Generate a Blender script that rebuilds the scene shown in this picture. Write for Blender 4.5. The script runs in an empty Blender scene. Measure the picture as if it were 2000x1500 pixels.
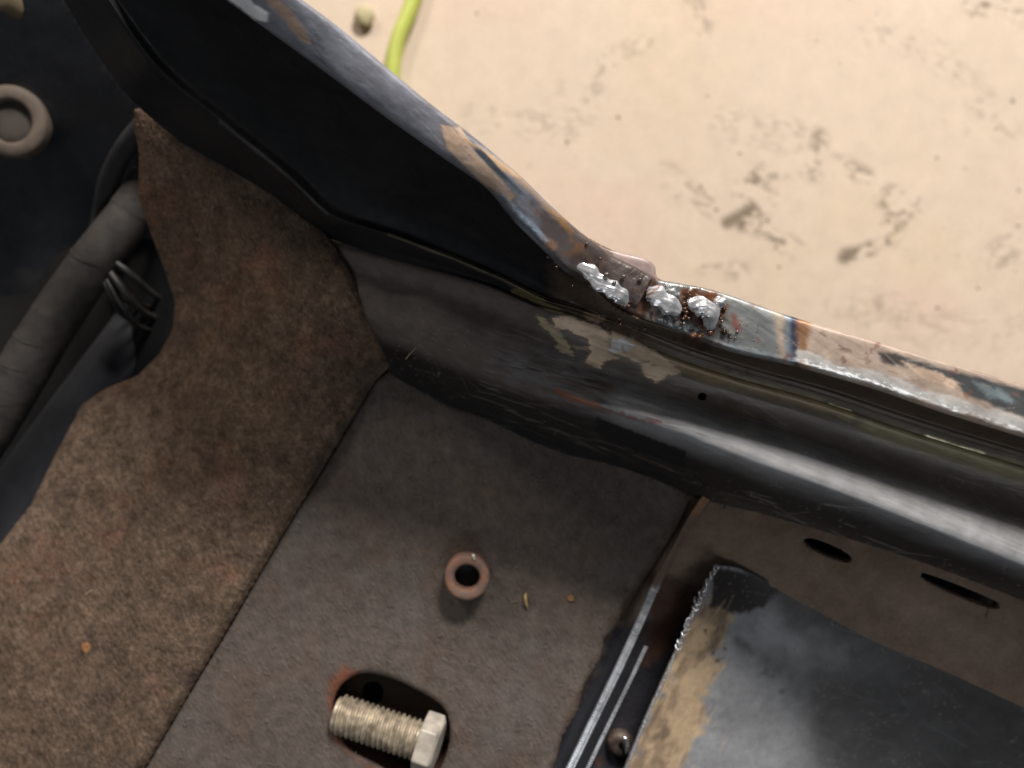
import bpy, bmesh, math, random
import numpy as np
from mathutils import Vector, Matrix
random.seed(7)
SC = bpy.context.scene
COL = SC.collection
MM = 0.001
CAM_H = 240.0            # mm above the felt covered floor board
TANH = 0.6               # half width of the view at distance 1

# ------------------------------------------------------------------ camera
cam_d = bpy.data.cameras.new('camera')
cam = bpy.data.objects.new('camera', cam_d)
COL.objects.link(cam)
cam.location = (0, 0, CAM_H * MM)
cam_d.sensor_width = 36
cam_d.lens = 18 / TANH
cam_d.clip_start = 0.005
cam_d.clip_end = 50
cam_d.dof.use_dof = True
cam_d.dof.focus_distance = 0.190
cam_d.dof.aperture_fstop = 12
SC.camera = cam

# ------------------------------------------------------------------ world and lamps
w = bpy.data.worlds.new('World')
SC.world = w
w.use_nodes = True
w.node_tree.nodes['Background'].inputs[0].default_value = (0.94, 0.96, 1.0, 1)
w.node_tree.nodes['Background'].inputs[1].default_value = 0.066

def lamp(name, loc, target, size, power, color, size_y=None):
    l = bpy.data.lights.new(name, 'AREA')
    l.shape = 'RECTANGLE'
    l.size = size
    l.size_y = size_y or size
    l.energy = power
    l.color = color
    o = bpy.data.objects.new(name, l)
    COL.objects.link(o)
    o.location = loc
    d = Vector(target) - Vector(loc)
    o.rotation_euler = d.to_track_quat('-Z', 'Y').to_euler()
    return o
lamp('garage_tube_lamp', (0.45, 1.30, 0.92), (0.0, 0, 0), 0.45, 43, (1.0, 0.94, 0.88), 0.3)
lamp('garage_work_lamp', (-0.55, 0.78, 0.45), (0.05, 0.2, -0.2), 0.16, 4, (1.0, 0.88, 0.77))
lamp('garage_window_light', (0.2, -1.0, 1.2), (0, 0, 0), 0.7, 3.4, (0.94, 0.97, 1.0), 0.4)
SC.view_settings.view_transform = 'Standard'
SC.view_settings.look = 'None'
SC.view_settings.exposure = 0
SC.view_settings.gamma = 1

# ------------------------------------------------------------------ helpers
def S(r, g, b, k=1.0):
    f = lambda c: (c / 255 / 12.92) if c / 255 <= 0.04045 else ((c / 255 + 0.055) / 1.055) ** 2.4
    return np.array([f(r) * k, f(g) * k, f(b) * k])

def world(px, py, z):
    """point that stands at picture position px,py (2000x1500) at height z mm"""
    d = CAM_H - z
    return ((px - 1000) / 1000 * TANH * d, (750 - py) / 1000 * TANH * d, z)

def hash2(ix, iy, seed):
    n = (ix.astype(np.int64) * 374761393 + iy.astype(np.int64) * 668265263 + seed * 1442695041) & 0xffffffff
    n = ((n ^ (n >> 13)) * 1274126177) & 0xffffffff
    n = (n ^ (n >> 16)) & 0xffffffff
    return n / 4294967295.0

def vnoise(x, y, seed=0):
    x = np.asarray(x, float); y = np.asarray(y, float)
    ix = np.floor(x).astype(np.int64); iy = np.floor(y).astype(np.int64)
    fx = x - ix; fy = y - iy
    fx = fx * fx * (3 - 2 * fx); fy = fy * fy * (3 - 2 * fy)
    a = hash2(ix, iy, seed); b = hash2(ix + 1, iy, seed)
    c = hash2(ix, iy + 1, seed); d = hash2(ix + 1, iy + 1, seed)
    return (a * (1 - fx) + b * fx) * (1 - fy) + (c * (1 - fx) + d * fx) * fy

def fbm(x, y, scale, seed=0, oct=4, ang=0.0, stretch=1.0):
    """-1..1 noise; ang (degrees, picture sense) is the long direction when stretch > 1"""
    ca, sa = math.cos(math.radians(ang)), math.sin(math.radians(ang))
    u = (x * ca + y * sa) / (scale * stretch)
    v = (-x * sa + y * ca) / scale
    s = 0; amp = 1; tot = 0
    for k in range(oct):
        s = s + amp * vnoise(u * 2 ** k + 17.3 * k, v * 2 ** k - 9.1 * k, seed + k)
        tot += amp; amp *= 0.55
    return s / tot * 2 - 1

def sstep(e0, e1, v):
    t = np.clip((v - e0) / (e1 - e0), 0, 1)
    return t * t * (3 - 2 * t)

def poly_sd(x, y, poly, nearest=False):
    """signed distance (negative inside) to a closed polygon"""
    P = np.array(poly, float); Q = np.roll(P, -1, axis=0)
    best = np.full(x.shape, 1e18); inside = np.zeros(x.shape, bool)
    nx = np.zeros(x.shape); ny = np.zeros(x.shape)
    for (ax, ay), (bx, by) in zip(P, Q):
        dx, dy = bx - ax, by - ay
        t = np.clip(((x - ax) * dx + (y - ay) * dy) / (dx * dx + dy * dy + 1e-12), 0, 1)
        qx = ax + t * dx; qy = ay + t * dy
        d = (x - qx) ** 2 + (y - qy) ** 2
        m = d < best
        best = np.where(m, d, best); nx = np.where(m, qx, nx); ny = np.where(m, qy, ny)
        c = ((ay > y) != (by > y)) & (x < (bx - ax) * (y - ay) / (by - ay + 1e-12) + ax)
        inside ^= c
    d = np.sqrt(best); d = np.where(inside, -d, d)
    return (d, nx, ny) if nearest else d

def line_sd(x, y, pts, width):
    """distance to a polyline minus its half width"""
    best = np.full(x.shape, 1e18)
    for (ax, ay), (bx, by) in zip(pts[:-1], pts[1:]):
        dx, dy = bx - ax, by - ay
        t = np.clip(((x - ax) * dx + (y - ay) * dy) / (dx * dx + dy * dy + 1e-12), 0, 1)
        best = np.minimum(best, (x - ax - t * dx) ** 2 + (y - ay - t * dy) ** 2)
    return np.sqrt(best) - width / 2

def catmull(P, n):
    """index matched catmull-rom through control rows P (k, dim) to n samples"""
    P = np.array(P, float); k = len(P)
    t = np.linspace(0, k - 1, n); i = np.minimum(t.astype(int), k - 2); f = (t - i)[:, None]
    g = lambda j: P[np.clip(j, 0, k - 1)]
    p0, p1, p2, p3 = g(i - 1), g(i), g(i + 1), g(i + 2)
    return 0.5 * (2 * p1 + (p2 - p0) * f + (2 * p0 - 5 * p1 + 4 * p2 - p3) * f ** 2 + (3 * p1 - p0 - 3 * p2 + p3) * f ** 3)

def smooth_poly(P, n):
    """closed smooth outline"""
    P = list(P); Q = [P[-1]] + P + [P[0], P[1]]
    r = catmull(Q, (len(Q) - 1) * n + 1)
    return r[n:-n - 1]

def tps(ctrl):
    """height surface through scattered points (px, py, z)"""
    C = np.array(ctrl, float); X = C[:, :2] / 1000; n = len(C)
    U = lambda r: np.where(r > 1e-9, r * r * np.log(r + 1e-12), 0)
    r = np.linalg.norm(X[:, None] - X[None], axis=2)
    A = np.zeros((n + 3, n + 3)); A[:n, :n] = U(r) + np.eye(n) * 1e-4
    A[:n, n] = 1; A[:n, n + 1:] = X; A[n, :n] = 1; A[n + 1:, :n] = X.T
    s = np.linalg.solve(A, np.r_[C[:, 2], 0, 0, 0])
    def f(px, py):
        shp = px.shape; q = np.c_[px.ravel(), py.ravel()] / 1000
        out = s[n] + q @ s[n + 1:]
        for k in range(n):
            out = out + s[k] * U(np.hypot(q[:, 0] - X[k, 0], q[:, 1] - X[k, 1]))
        return out.reshape(shp)
    return f

def tag(o, label=None, cat=None, group=None, kind=None):
    if label: o['label'] = label
    if cat: o['category'] = cat
    if group: o['group'] = group
    if kind: o['kind'] = kind
    return o

def empty(name, loc_mm):
    o = bpy.data.objects.new(name, None)
    o.empty_display_size = 0.01
    COL.objects.link(o)
    o.location = [c * MM for c in loc_mm]
    return o

def link_mesh(name, verts, faces, mat, parent=None, smooth=True, origin=None):
    """verts in mm, world"""
    v = np.array(verts, float)
    if parent is not None:
        org = np.array(parent['_o']) if '_o' in parent else np.array(parent.location) / MM
    else:
        org = np.array(origin) if origin is not None else v.mean(axis=0)
    me = bpy.data.meshes.new(name)
    me.from_pydata(((v - org) * MM).tolist(), [], [tuple(int(i) for i in f) for f in faces])
    me.materials.append(mat)
    if smooth:
        me.polygons.foreach_set('use_smooth', [True] * len(me.polygons))
    me.update()
    o = bpy.data.objects.new(name, me)
    COL.objects.link(o)
    if parent is not None: o.parent = parent
    else: o.location = [c * MM for c in org]
    return o

def set_paint(o, col, rough, metal):
    me = o.data; n = len(me.vertices)
    a = me.color_attributes.new('paint', 'FLOAT_COLOR', 'POINT')
    a.data.foreach_set('color', np.c_[np.clip(col, 0, 1), np.ones(n)].ravel())
    b = me.color_attributes.new('finish', 'FLOAT_COLOR', 'POINT')
    b.data.foreach_set('color', np.c_[np.clip(rough, 0, 1), np.clip(metal, 0, 1), np.zeros(n), np.ones(n)].ravel())

class Paint:
    """coats of paint, primer, rust and bare steel laid over one another"""
    def __init__(s, px, py, col, rough, metal=0.0):
        s.x, s.y = px, py
        s.c = np.tile(np.array(col, float), (len(px), 1)); s.r = np.full(len(px), float(rough)); s.m = np.full(len(px), float(metal))
    def coat(s, a, col, rough=None, metal=None):
        a = np.clip(a, 0, 1)
        s.c = s.c * (1 - a[:, None]) + np.array(col)[None] * a[:, None]
        if rough is not None: s.r = s.r * (1 - a) + rough * a
        if metal is not None: s.m = s.m * (1 - a) + metal * a
    def patch(s, poly, col, rough=None, metal=None, soft=2, warp=5, scale=10, ang=0, stretch=1, seed=1, k=1.0, ring=False):
        d = poly_sd(s.x, s.y, poly) + warp * fbm(s.x, s.y, scale, seed, 4, ang, stretch) + min(1.8, soft) * fbm(s.x, s.y, 4, seed + 7, 3, ang, stretch)
        if ring:
            s.coat(0.45 * sstep(9, 0, d + 3 * fbm(s.x, s.y, 14, seed + 9)), np.array(col) * 0.33, 0.5)
            k = k * (1 - 0.45 * sstep(0.25, 0.6, fbm(s.x, s.y, 3.5, seed + 11, 3, ang, 7)))
        s.coat(k * sstep(soft, -soft, d), col, rough, metal)
    def stroke(s, pts, width, col, rough=None, metal=None, soft=2, warp=3, scale=10, ang=0, stretch=1, seed=1, k=1.0):
        d = line_sd(s.x, s.y, pts, width) + warp * fbm(s.x, s.y, scale, seed, 4, ang, stretch)
        s.coat(k * sstep(soft, -soft, d), col, rough, metal)
    def mottle(s, col, scale, lo, hi, k=1.0, rough=None, metal=None, seed=3, ang=0, stretch=1, within=None, soft=20):
        a = k * sstep(lo, hi, fbm(s.x, s.y, scale, seed, 4, ang, stretch))
        if within is not None: a = a * sstep(soft, -soft, poly_sd(s.x, s.y, within))
        s.coat(a, col, rough, metal)
    def scratches(s, n, ang, spread, lmin, lmax, box, col, k=0.5, wmax=1.6, seed=1, rough=None):
        rg = random.Random(seed)
        for _ in range(n):
            x0, y0 = rg.uniform(box[0], box[2]), rg.uniform(box[1], box[3])
            a = math.radians(ang + rg.gauss(0, spread)); L = rg.uniform(lmin, lmax); wd = rg.uniform(0.7, wmax)
            m = (np.abs(s.x - x0) < L) & (np.abs(s.y - y0) < L)
            if not m.any(): continue
            X, Y = s.x[m] - x0, s.y[m] - y0
            u = X * math.cos(a) + Y * math.sin(a); v = -X * math.sin(a) + Y * math.cos(a) + 0.0004 * u * u * rg.uniform(-1, 1)
            al = np.zeros(len(s.x)); al[m] = k * rg.uniform(.4, 1) * sstep(wd + 1, wd * .3, np.abs(v)) * sstep(L / 2, L / 4, np.abs(u))
            s.coat(al, col, rough)
    def dust(s, col, th=0.80, size=5, k=0.5, seed=1):
        s.coat(k * sstep(th, th + 0.1, vnoise(s.x / size, s.y / size, seed)) * sstep(0.35, 0.7, vnoise(s.x / 60, s.y / 60, seed + 1)), col, 0.8)
    def vary(s, amp, scale, seed=5, ang=0, stretch=1, oct=4):
        s.c = s.c * (1 + amp * fbm(s.x, s.y, scale, seed, oct, ang, stretch))[:, None]

def solidify(o, t, off=-1):
    m = o.modifiers.new('sheet_thickness', 'SOLIDIFY')
    m.thickness = t * MM; m.offset = off
    m.use_even_offset = False

def sheet(name, rails, nu, nv, mat, parent, painter, thick=0.9, holes=(), zadd=None, linear=False):
    """pressed steel surface lofted across rails of (px, py, z)"""
    R = np.array([catmull(r, nu) for r in rails])           # rails, nu, 3
    k = len(rails)
    if linear:
        t = np.linspace(0, k - 1, nv); i = np.minimum(t.astype(int), k - 2); f = (t - i)[:, None, None]
        G = R[i] * (1 - f) + R[i + 1] * f
    else:
        G = catmull(R.reshape(k, -1), nv).reshape(nv, nu, 3)
    px, py, z = G[..., 0].ravel(), G[..., 1].ravel(), G[..., 2].ravel()
    if zadd is not None: z = z + zadd(px, py)
    idx = np.arange(nu * nv).reshape(nv, nu)
    F = np.stack([idx[:-1, :-1], idx[:-1, 1:], idx[1:, 1:], idx[1:, :-1]], -1).reshape(-1, 4)
    for h in holes:
        cx, cy = px[F].mean(1), py[F].mean(1)
        F = F[poly_sd(cx, cy, h) > 0]
    X, Y, Z = world(px, py, z)
    V = np.c_[X, Y, Z]
    f0 = F[len(F) // 2]
    nz = np.cross(V[F[:, 1]] - V[F[:, 0]], V[F[:, 3]] - V[F[:, 0]])[:, 2].sum()
    if nz < 0: F = F[:, ::-1]
    o = link_mesh(name, V, F, mat, parent)
    p = painter(px, py)
    set_paint(o, p.c, p.r, p.m)
    if thick: solidify(o, thick)
    return o

def plate(name, outline, step, zf, mat, parent, painter, thick=2.0, holes=(), origin=None, drop=0, drop_w=10):
    """surface clipped to an outline in the plane, heights from zf"""
    P = np.array(outline)
    x0, y0 = P.min(0) - step; x1, y1 = P.max(0) + step
    gx = np.arange(x0, x1 + step, step); gy = np.arange(y0, y1 + step, step)
    X, Y = np.meshgrid(gx, gy); px, py = X.ravel().copy(), Y.ravel().copy()
    idx = np.arange(px.size).reshape(X.shape)
    F = np.stack([idx[:-1, :-1], idx[1:, :-1], idx[1:, 1:], idx[:-1, 1:]], -1).reshape(-1, 4)
    edge = np.full(px.size, 1e9)
    for pl, sg in [(outline, 1)] + [(h, -1) for h in holes]:
        d, nx, ny = poly_sd(px, py, pl, True)
        d = d * sg
        keep = (d[F] < 0).sum(1) >= 2
        F = F[keep]
        used = np.zeros(px.size, bool); used[F.ravel()] = True
        mv = used & ((d > 0) | (np.abs(d) < step * 0.3))
        px = np.where(mv, nx, px); py = np.where(mv, ny, py)
        edge = np.minimum(edge, np.maximum(-d, 0))
    used = np.zeros(px.size, bool); used[F.ravel()] = True
    remap = np.cumsum(used) - 1
    px, py, edge = px[used], py[used], edge[used]
    F = remap[F]
    z = zf(px, py)
    if drop: z = z - drop * (1 - np.clip(edge / drop_w, 0, 1)) ** 2
    A, B, C = world(px, py, z)
    o = link_mesh(name, np.c_[A, B, C], F[:, ::-1] if True else F, mat, parent, origin=origin)
    me = o.data
    if sum(pp.normal.z for pp in me.polygons[:200]) < 0: me.flip_normals()
    p = painter(px, py)
    set_paint(o, p.c, p.r, p.m)
    if thick: solidify(o, thick)
    return o

def tube_mesh(path, radii, seg=12, flat=1.0, cap=True, jitter=0.0, up=(0, 0, 1)):
    """path in mm world; returns verts, faces"""
    P = np.array(path, float); n = len(P); V = []; F = []
    rng = np.random.RandomState(3)
    if np.isscalar(radii): radii = [radii] * n
    for i in range(n):
        t = P[min(i + 1, n - 1)] - P[max(i - 1, 0)]; t /= np.linalg.norm(t) + 1e-12
        s = np.cross(t, up); s /= np.linalg.norm(s) + 1e-12
        u = np.cross(s, t)
        for k in range(seg):
            a = 2 * math.pi * k / seg
            r = radii[i] * (1 + jitter * (rng.rand() - 0.5))
            V.append(P[i] + r * (math.cos(a) * s + flat * math.sin(a) * u))
    for i in range(n - 1):
        for k in range(seg):
            a, b = i * seg + k, i * seg + (k + 1) % seg
            F.append((a, b, b + seg, a + seg))
    if cap:
        F.append(tuple(range(seg))[::-1]); F.append(tuple(range((n - 1) * seg, n * seg)))
    return V, F

def path_px(pts, n):
    c = catmull(pts, n)
    return np.c_[world(c[:, 0], c[:, 1], c[:, 2])]

def lathe(name, prof, centre, seg, mat, parent=None, tilt=(0, 0), origin=None, wob=0.0):
    V = []; F = []; m = len(prof)
    R = Matrix.Rotation(tilt[0], 3, 'X') @ Matrix.Rotation(tilt[1], 3, 'Y')
    for k in range(seg):
        a = 2 * math.pi * k / seg
        q = 1 + wob * math.sin(3 * a + 1) + wob * 0.6 * math.sin(7 * a)
        for r, z in prof:
            V.append(np.array(centre) + np.array(R @ Vector((r * q * math.cos(a), r * q * math.sin(a), z))))
    for k in range(seg):
        for j in range(m - 1):
            a = k * m + j; b = ((k + 1) % seg) * m + j
            F.append((a, b, b + 1, a + 1))
    return link_mesh(name, V, F, mat, parent, origin=origin)

# ------------------------------------------------------------------ materials
def nodes(name):
    m = bpy.data.materials.new(name); m.use_nodes = True
    nt = m.node_tree; return m, nt, nt.nodes['Principled BSDF']

def N(nt, t, **kw):
    n = nt.nodes.new(t)
    for k, v in kw.items(): setattr(n, k, v)
    return n

def mat_coated(name, fine=900, bump=0.25, cvar=0.25, rvar=0.15, stretch=None, coat=0.0, spec=0.5, bumpd=0.0004):
    """takes its coats from the surface; adds grain and fine relief"""
    m, nt, b = nodes(name); L = nt.links
    pa = N(nt, 'ShaderNodeAttribute', attribute_name='paint')
    fi = N(nt, 'ShaderNodeAttribute', attribute_name='finish')
    sep = N(nt, 'ShaderNodeSeparateColor'); L.new(fi.outputs['Color'], sep.inputs[0])
    tc = N(nt, 'ShaderNodeTexCoord')
    vec = tc.outputs['Object']
    if stretch:
        rot, sx, sy = stretch
        mp = N(nt, 'ShaderNodeMapping'); mp.vector_type = 'TEXTURE'
        mp.inputs['Rotation'].default_value = (0, 0, math.radians(rot)); mp.inputs['Scale'].default_value = (sx, sy, 1)
        L.new(vec, mp.inputs[0]); vec = mp.outputs[0]
    n1 = N(nt, 'ShaderNodeTexNoise'); n1.inputs['Scale'].default_value = fine; n1.inputs['Detail'].default_value = 5
    n1.inputs['Roughness'].default_value = 0.65
    L.new(vec, n1.inputs['Vector'])
    n2 = N(nt, 'ShaderNodeTexNoise'); n2.inputs['Scale'].default_value = fine * 0.22; n2.inputs['Detail'].default_value = 4
    L.new(tc.outputs['Object'], n2.inputs['Vector'])
    add = N(nt, 'ShaderNodeMath', operation='ADD'); L.new(n1.outputs[0], add.inputs[0]); L.new(n2.outputs[0], add.inputs[1])
    mr = N(nt, 'ShaderNodeMapRange'); mr.inputs[1].default_value = 0.7; mr.inputs[2].default_value = 1.3
    mr.inputs[3].default_value = 1 - cvar; mr.inputs[4].default_value = 1 + cvar
    L.new(add.outputs[0], mr.inputs[0])
    mx = N(nt, 'ShaderNodeVectorMath', operation='SCALE'); L.new(pa.outputs['Color'], mx.inputs[0]); L.new(mr.outputs[0], mx.inputs['Scale'])
    L.new(mx.outputs[0], b.inputs['Base Color'])
    rr = N(nt, 'ShaderNodeMapRange'); rr.inputs[1].default_value = 0.7; rr.inputs[2].default_value = 1.3
    rr.inputs[3].default_value = -rvar; rr.inputs[4].default_value = rvar
    L.new(add.outputs[0], rr.inputs[0])
    ra = N(nt, 'ShaderNodeMath', operation='ADD', use_clamp=True); L.new(sep.outputs[0], ra.inputs[0]); L.new(rr.outputs[0], ra.inputs[1])
    L.new(ra.outputs[0], b.inputs['Roughness']); L.new(sep.outputs[1], b.inputs['Metallic'])
    bp = N(nt, 'ShaderNodeBump'); bp.inputs['Strength'].default_value = bump; bp.inputs['Distance'].default_value = bumpd
    L.new(n1.outputs[0], bp.inputs['Height']); L.new(bp.outputs[0], b.inputs['Normal'])
    b.inputs['Coat Weight'].default_value = coat
    b.inputs['Specular IOR Level'].default_value = spec
    return m

def mat_plain(name, col, rough, metal=0, fine=600, cvar=0.2, bump=0.2, bumpd=0.0003, spec=0.5, col2=None):
    m, nt, b = nodes(name); L = nt.links
    tc = N(nt, 'ShaderNodeTexCoord')
    n1 = N(nt, 'ShaderNodeTexNoise'); n1.inputs['Scale'].default_value = fine; n1.inputs['Detail'].default_value = 5
    L.new(tc.outputs['Object'], n1.inputs['Vector'])
    cr = N(nt, 'ShaderNodeValToRGB')
    c = np.array(col); c2 = np.array(col2) if col2 is not None else c * (1 + cvar)
    cr.color_ramp.elements[0].position = 0.35; cr.color_ramp.elements[0].color = (*(c * (1 - cvar)), 1)
    cr.color_ramp.elements[1].position = 0.68; cr.color_ramp.elements[1].color = (*c2, 1)
    L.new(n1.outputs[0], cr.inputs[0]); L.new(cr.outputs[0], b.inputs['Base Color'])
    b.inputs['Roughness'].default_value = rough; b.inputs['Metallic'].default_value = metal
    b.inputs['Specular IOR Level'].default_value = spec
    bp = N(nt, 'ShaderNodeBump'); bp.inputs['Strength'].default_value = bump; bp.inputs['Distance'].default_value = bumpd
    L.new(n1.outputs[0], bp.inputs['Height']); L.new(bp.outputs[0], b.inputs['Normal'])
    return m

M_paint = mat_coated('satin_black_car_paint', fine=500, bump=0.15, cvar=0.18, rvar=0.08, bumpd=0.0002)
M_matt = mat_coated('matt_black_primer', fine=500, bump=0.15, cvar=0.2, rvar=0.08, bumpd=0.0002, spec=0.3)
M_flange = mat_coated('scraped_steel_and_paint', fine=700, bump=0.35, cvar=0.22, rvar=0.12, stretch=(-33, 6, 1), bumpd=0.0002)
M_sill = mat_coated('sanded_sill_paint', fine=900, bump=0.35, cvar=0.25, rvar=0.10, stretch=(-22, 8, 1), bumpd=0.0002)
M_felt = mat_coated('grey_felt', fine=1100, bump=0.7, cvar=0.28, rvar=0.05, stretch=(-60, 2.2, 1), spec=0.15, bumpd=0.0005)
M_carpet = mat_coated('brown_carpet', fine=900, bump=0.9, cvar=0.38, rvar=0.0, stretch=(-55, 2.0, 1), spec=0.05, bumpd=0.0010)
M_dust = mat_coated('dusty_felt_strip', fine=900, bump=0.6, cvar=0.2, rvar=0.05, spec=0.2, bumpd=0.0004)
M_concrete = mat_coated('painted_concrete', fine=420, bump=0.3, cvar=0.07, rvar=0.05, spec=0.3, bumpd=0.0008)
M_weld = mat_coated('weld_metal', fine=900, bump=0.15, cvar=0.15, rvar=0.08, bumpd=0.0002)
M_steel = mat_plain('bright_sheared_steel', (0.70, 0.72, 0.75), 0.34, 0.85, fine=1400, cvar=0.35, bump=0.5)
M_black = mat_plain('black_painted_steel', (0.010, 0.011, 0.012), 0.6, fine=200, cvar=0.3, spec=0.3)
M_fibre = mat_plain('brown_carpet_fibre', S(132, 112, 94), 0.9, fine=150, cvar=0.45, spec=0.05)
M_lint = mat_plain('pale_lint', S(126, 118, 110), 0.8, fine=400, cvar=0.2, spec=0.1)
M_zinc = mat_plain('yellow_zinc_plate', (0.38, 0.325, 0.245), 0.45, 0.4, fine=420, cvar=0.45, bump=0.3)
M_zinc_head = mat_plain('dull_zinc_plate', (0.47, 0.43, 0.37), 0.55, 0.2, fine=260, cvar=0.25, bump=0.3)

# ================================================================== garage floor
def floor_axis(a, b, step, far):
    inner = np.arange(a, b, step)
    g = 1.6 ** np.arange(1, 12) * step
    lo = a - np.cumsum(g); hi = inner[-1] + np.cumsum(g)
    return np.r_[lo[::-1], inner, hi]
ZF = -220.0
def build_ground():
    gx = floor_axis(560, 2060, 3, 0); gy = floor_axis(-40, 860, 3, 0)
    X, Y = np.meshgrid(gx, gy); px, py = X.ravel(), Y.ravel()
    idx = np.arange(px.size).reshape(X.shape)
    F = np.stack([idx[:-1, :-1], idx[1:, :-1], idx[1:, 1:], idx[:-1, 1:]], -1).reshape(-1, 4)
    A, B, C = world(px, py, np.full(px.size, ZF))
    o = link_mesh('ground', np.c_[A, B, C], F, M_concrete)
    p = Paint(px, py, (0.64, 0.528, 0.415), 0.6)
    p.vary(0.035, 160, 11); p.vary(0.02, 30, 12)
    p.coat(0.35 * sstep(0.1, 0.8, fbm(px, py, 260, 21)), (0.64, 0.50, 0.33))
    p.coat(0.35 * sstep(0.1, 0.8, fbm(px, py, 200, 24)), (0.66, 0.47, 0.38))
    grime = np.array((0.20, 0.155, 0.11))
    def smudge(pts, width, k, seed, ang=25, th=0.0, sc=13, st=2.0):
        d = line_sd(px, py, pts, width)
        rid = 1 - np.abs(fbm(px, py, sc * 1.5, seed + 90, 4, ang, st)) * 3.2
        a = sstep(width * 0.65, -width * 0.3, d) * np.maximum(sstep(th + 0.12, th + 0.4, fbm(px, py, sc, seed, 5, ang, st)), sstep(0.45, 0.95, rid) * sstep(-0.15, 0.2, fbm(px, py, sc * 2, seed + 40)))
        p.coat(0.95 * k * a, grime)
    # scuffed ring and marks
    smudge([(1600, 270), (1592, 335), (1640, 320), (1690, 345)], 26, 0.75, 31, 20, -0.05)
    smudge([(1505, 345), (1560, 340)], 10, 0.6, 32, 0, -0.3)
    smudge([(1480, 350), (1455, 380), (1490, 385), (1470, 415)], 34, 0.9, 33, 20, 0.0)
    smudge([(1420, 435), (1470, 410), (1450, 440)], 18, 1.0, 34, 0, -0.45)
    smudge([(1470, 440), (1510, 465), (1560, 490)], 26, 0.9, 35, 30, -0.02)
    smudge([(1735, 385), (1775, 400), (1745, 440), (1725, 470)], 34, 0.9, 36, -20, 0.04)
    smudge([(1650, 500), (1680, 495), (1720, 480)], 22, 1.0, 37, -15, -0.2)
    smudge([(1430, 240), (1500, 255), (1560, 265)], 60, 0.38, 38, 30, 0.05)
    smudge([(1300, 340), (1330, 370), (1390, 400)], 34, 0.55, 39, 30, 0.02)
    smudge([(1380, 525), (1450, 530)], 28, 0.45, 40, 0, -0.1)
    smudge([(1900, 15), (1960, 10), (1998, 40)], 26, 0.8, 41, 10, -0.05)
    smudge([(1360, 5), (1370, 50)], 34, 0.5, 42, 60, -0.05)
    smudge([(1700, 60), (1800, 90), (1880, 150)], 40, 0.35, 43, 35, 0.0)
    smudge([(1150, 185), (1200, 110), (1260, 85)], 26, 0.45, 44, -50, 0.0)
    smudge([(1110, 185), (1150, 190), (1120, 230)], 46, 0.4, 45, 20, 0.0)
    smudge([(930, 230), (1010, 240), (1100, 250)], 46, 0.35, 46, 0, 0.05)
    smudge([(1920, 200), (1960, 240)], 44, 0.35, 47, 40, 0.0)
    smudge([(1560, 560), (1640, 590), (1760, 600)], 40, 0.35, 48, 10, 0.05)
    smudge([(1960, 500), (1980, 480)], 50, 0.5, 49, -20, 0.0)
    smudge([(1690, 610), (1850, 650), (1960, 640)], 60, 0.3, 50, 15, 0.05)
    a = sstep(0.50, 0.72, fbm(px, py, 9, 61, 3)) * sstep(-0.2, 0.5, fbm(px, py, 120, 62))
    p.coat(0.45 * a, grime)
    a = sstep(0.45, 0.8, fbm(px, py, 22, 63, 5, 30, 2.0)) * sstep(-0.1, 0.6, fbm(px, py, 200, 64))
    p.coat(0.30 * a, grime)
    for (x, y, r) in [(1978, 197, 6), (1830, 308, 5), (1200, 127, 4), (1712, 27, 4), (1640, 125, 4), (1490, 318, 4), (1990, 372, 5), (1885, 330, 4)]:
        p.coat(0.85 * sstep(r, r - 4, np.hypot(px - x, py - y)), (0.10, 0.08, 0.07))
    set_paint(o, p.c, p.r, p.m)
    tag(o, kind='structure')
    return o
build_ground()

# ================================================================== car body
body = empty('car_body', world(1200, 800, 0))
body['_o'] = list(np.array(body.location) / MM)
tag(body, 'bare black car bodyshell corner with door pillar welded to the sill and felt lined floor', 'car body')

T = [(400, -40, 80), (540, 62, 75), (640, 135, 72), (750, 217, 69), (870, 302, 66), (955, 362, 63), (1003, 420, 60), (1068, 485, 57),
     (1130, 540, 54), (1205, 608, 52), (1300, 643, 51), (1430, 680, 50), (1560, 712, 50), (1700, 752, 50), (1850, 803, 50), (2060, 868, 50)]
P4 = [(180, -40, 50), (300, 130, 40), (430, 240, 36), (560, 345, 34), (640, 420, 32), (760, 460, 32), (870, 500, 33), (980, 545, 35),
      (1060, 584, 37), (1135, 606, 38), (1225, 640, 38), (1330, 684, 37), (1450, 724, 36), (1600, 766, 36), (1800, 832, 36), (2060, 910, 36)]
D = [(100, -40, 10), (235, 170, 2), (370, 290, 0), (500, 385, 1), (610, 450, 8), (745, 500, 18), (855, 530, 24), (960, 560, 29),
     (1045, 596, 33), (1122, 618, 35), (1212, 652, 35), (1318, 698, 35), (1440, 738, 34), (1595, 781, 34), (1795, 848, 34), (2055, 928, 34)]
def mixr(a, b, f, dz=0, dzr=None):
    out = []
    for p, q in zip(a, b):
        k = min(1, max(0, (p[0] - 950) / 300)); e = dz if dzr is None else dz * (1 - k) + dzr * k
        out.append((p[0] * (1 - f) + q[0] * f, p[1] * (1 - f) + q[1] * f, p[2] * (1 - f) + q[2] * f + e))
    return out
def ext(r):
    a, b = r[-2], r[-1]; f = 420 / (b[0] - a[0])
    return r + [(b[0] + 420, b[1] + (b[1] - a[1]) * f, b[2])]
T, P4, D = ext(T), ext(P4), ext(D)

RUST = S(88, 50, 30); DKRUST = S(52, 32, 24); PRIMER = S(186, 160, 138); STEEL = np.array((0.42, 0.44, 0.47))

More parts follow.
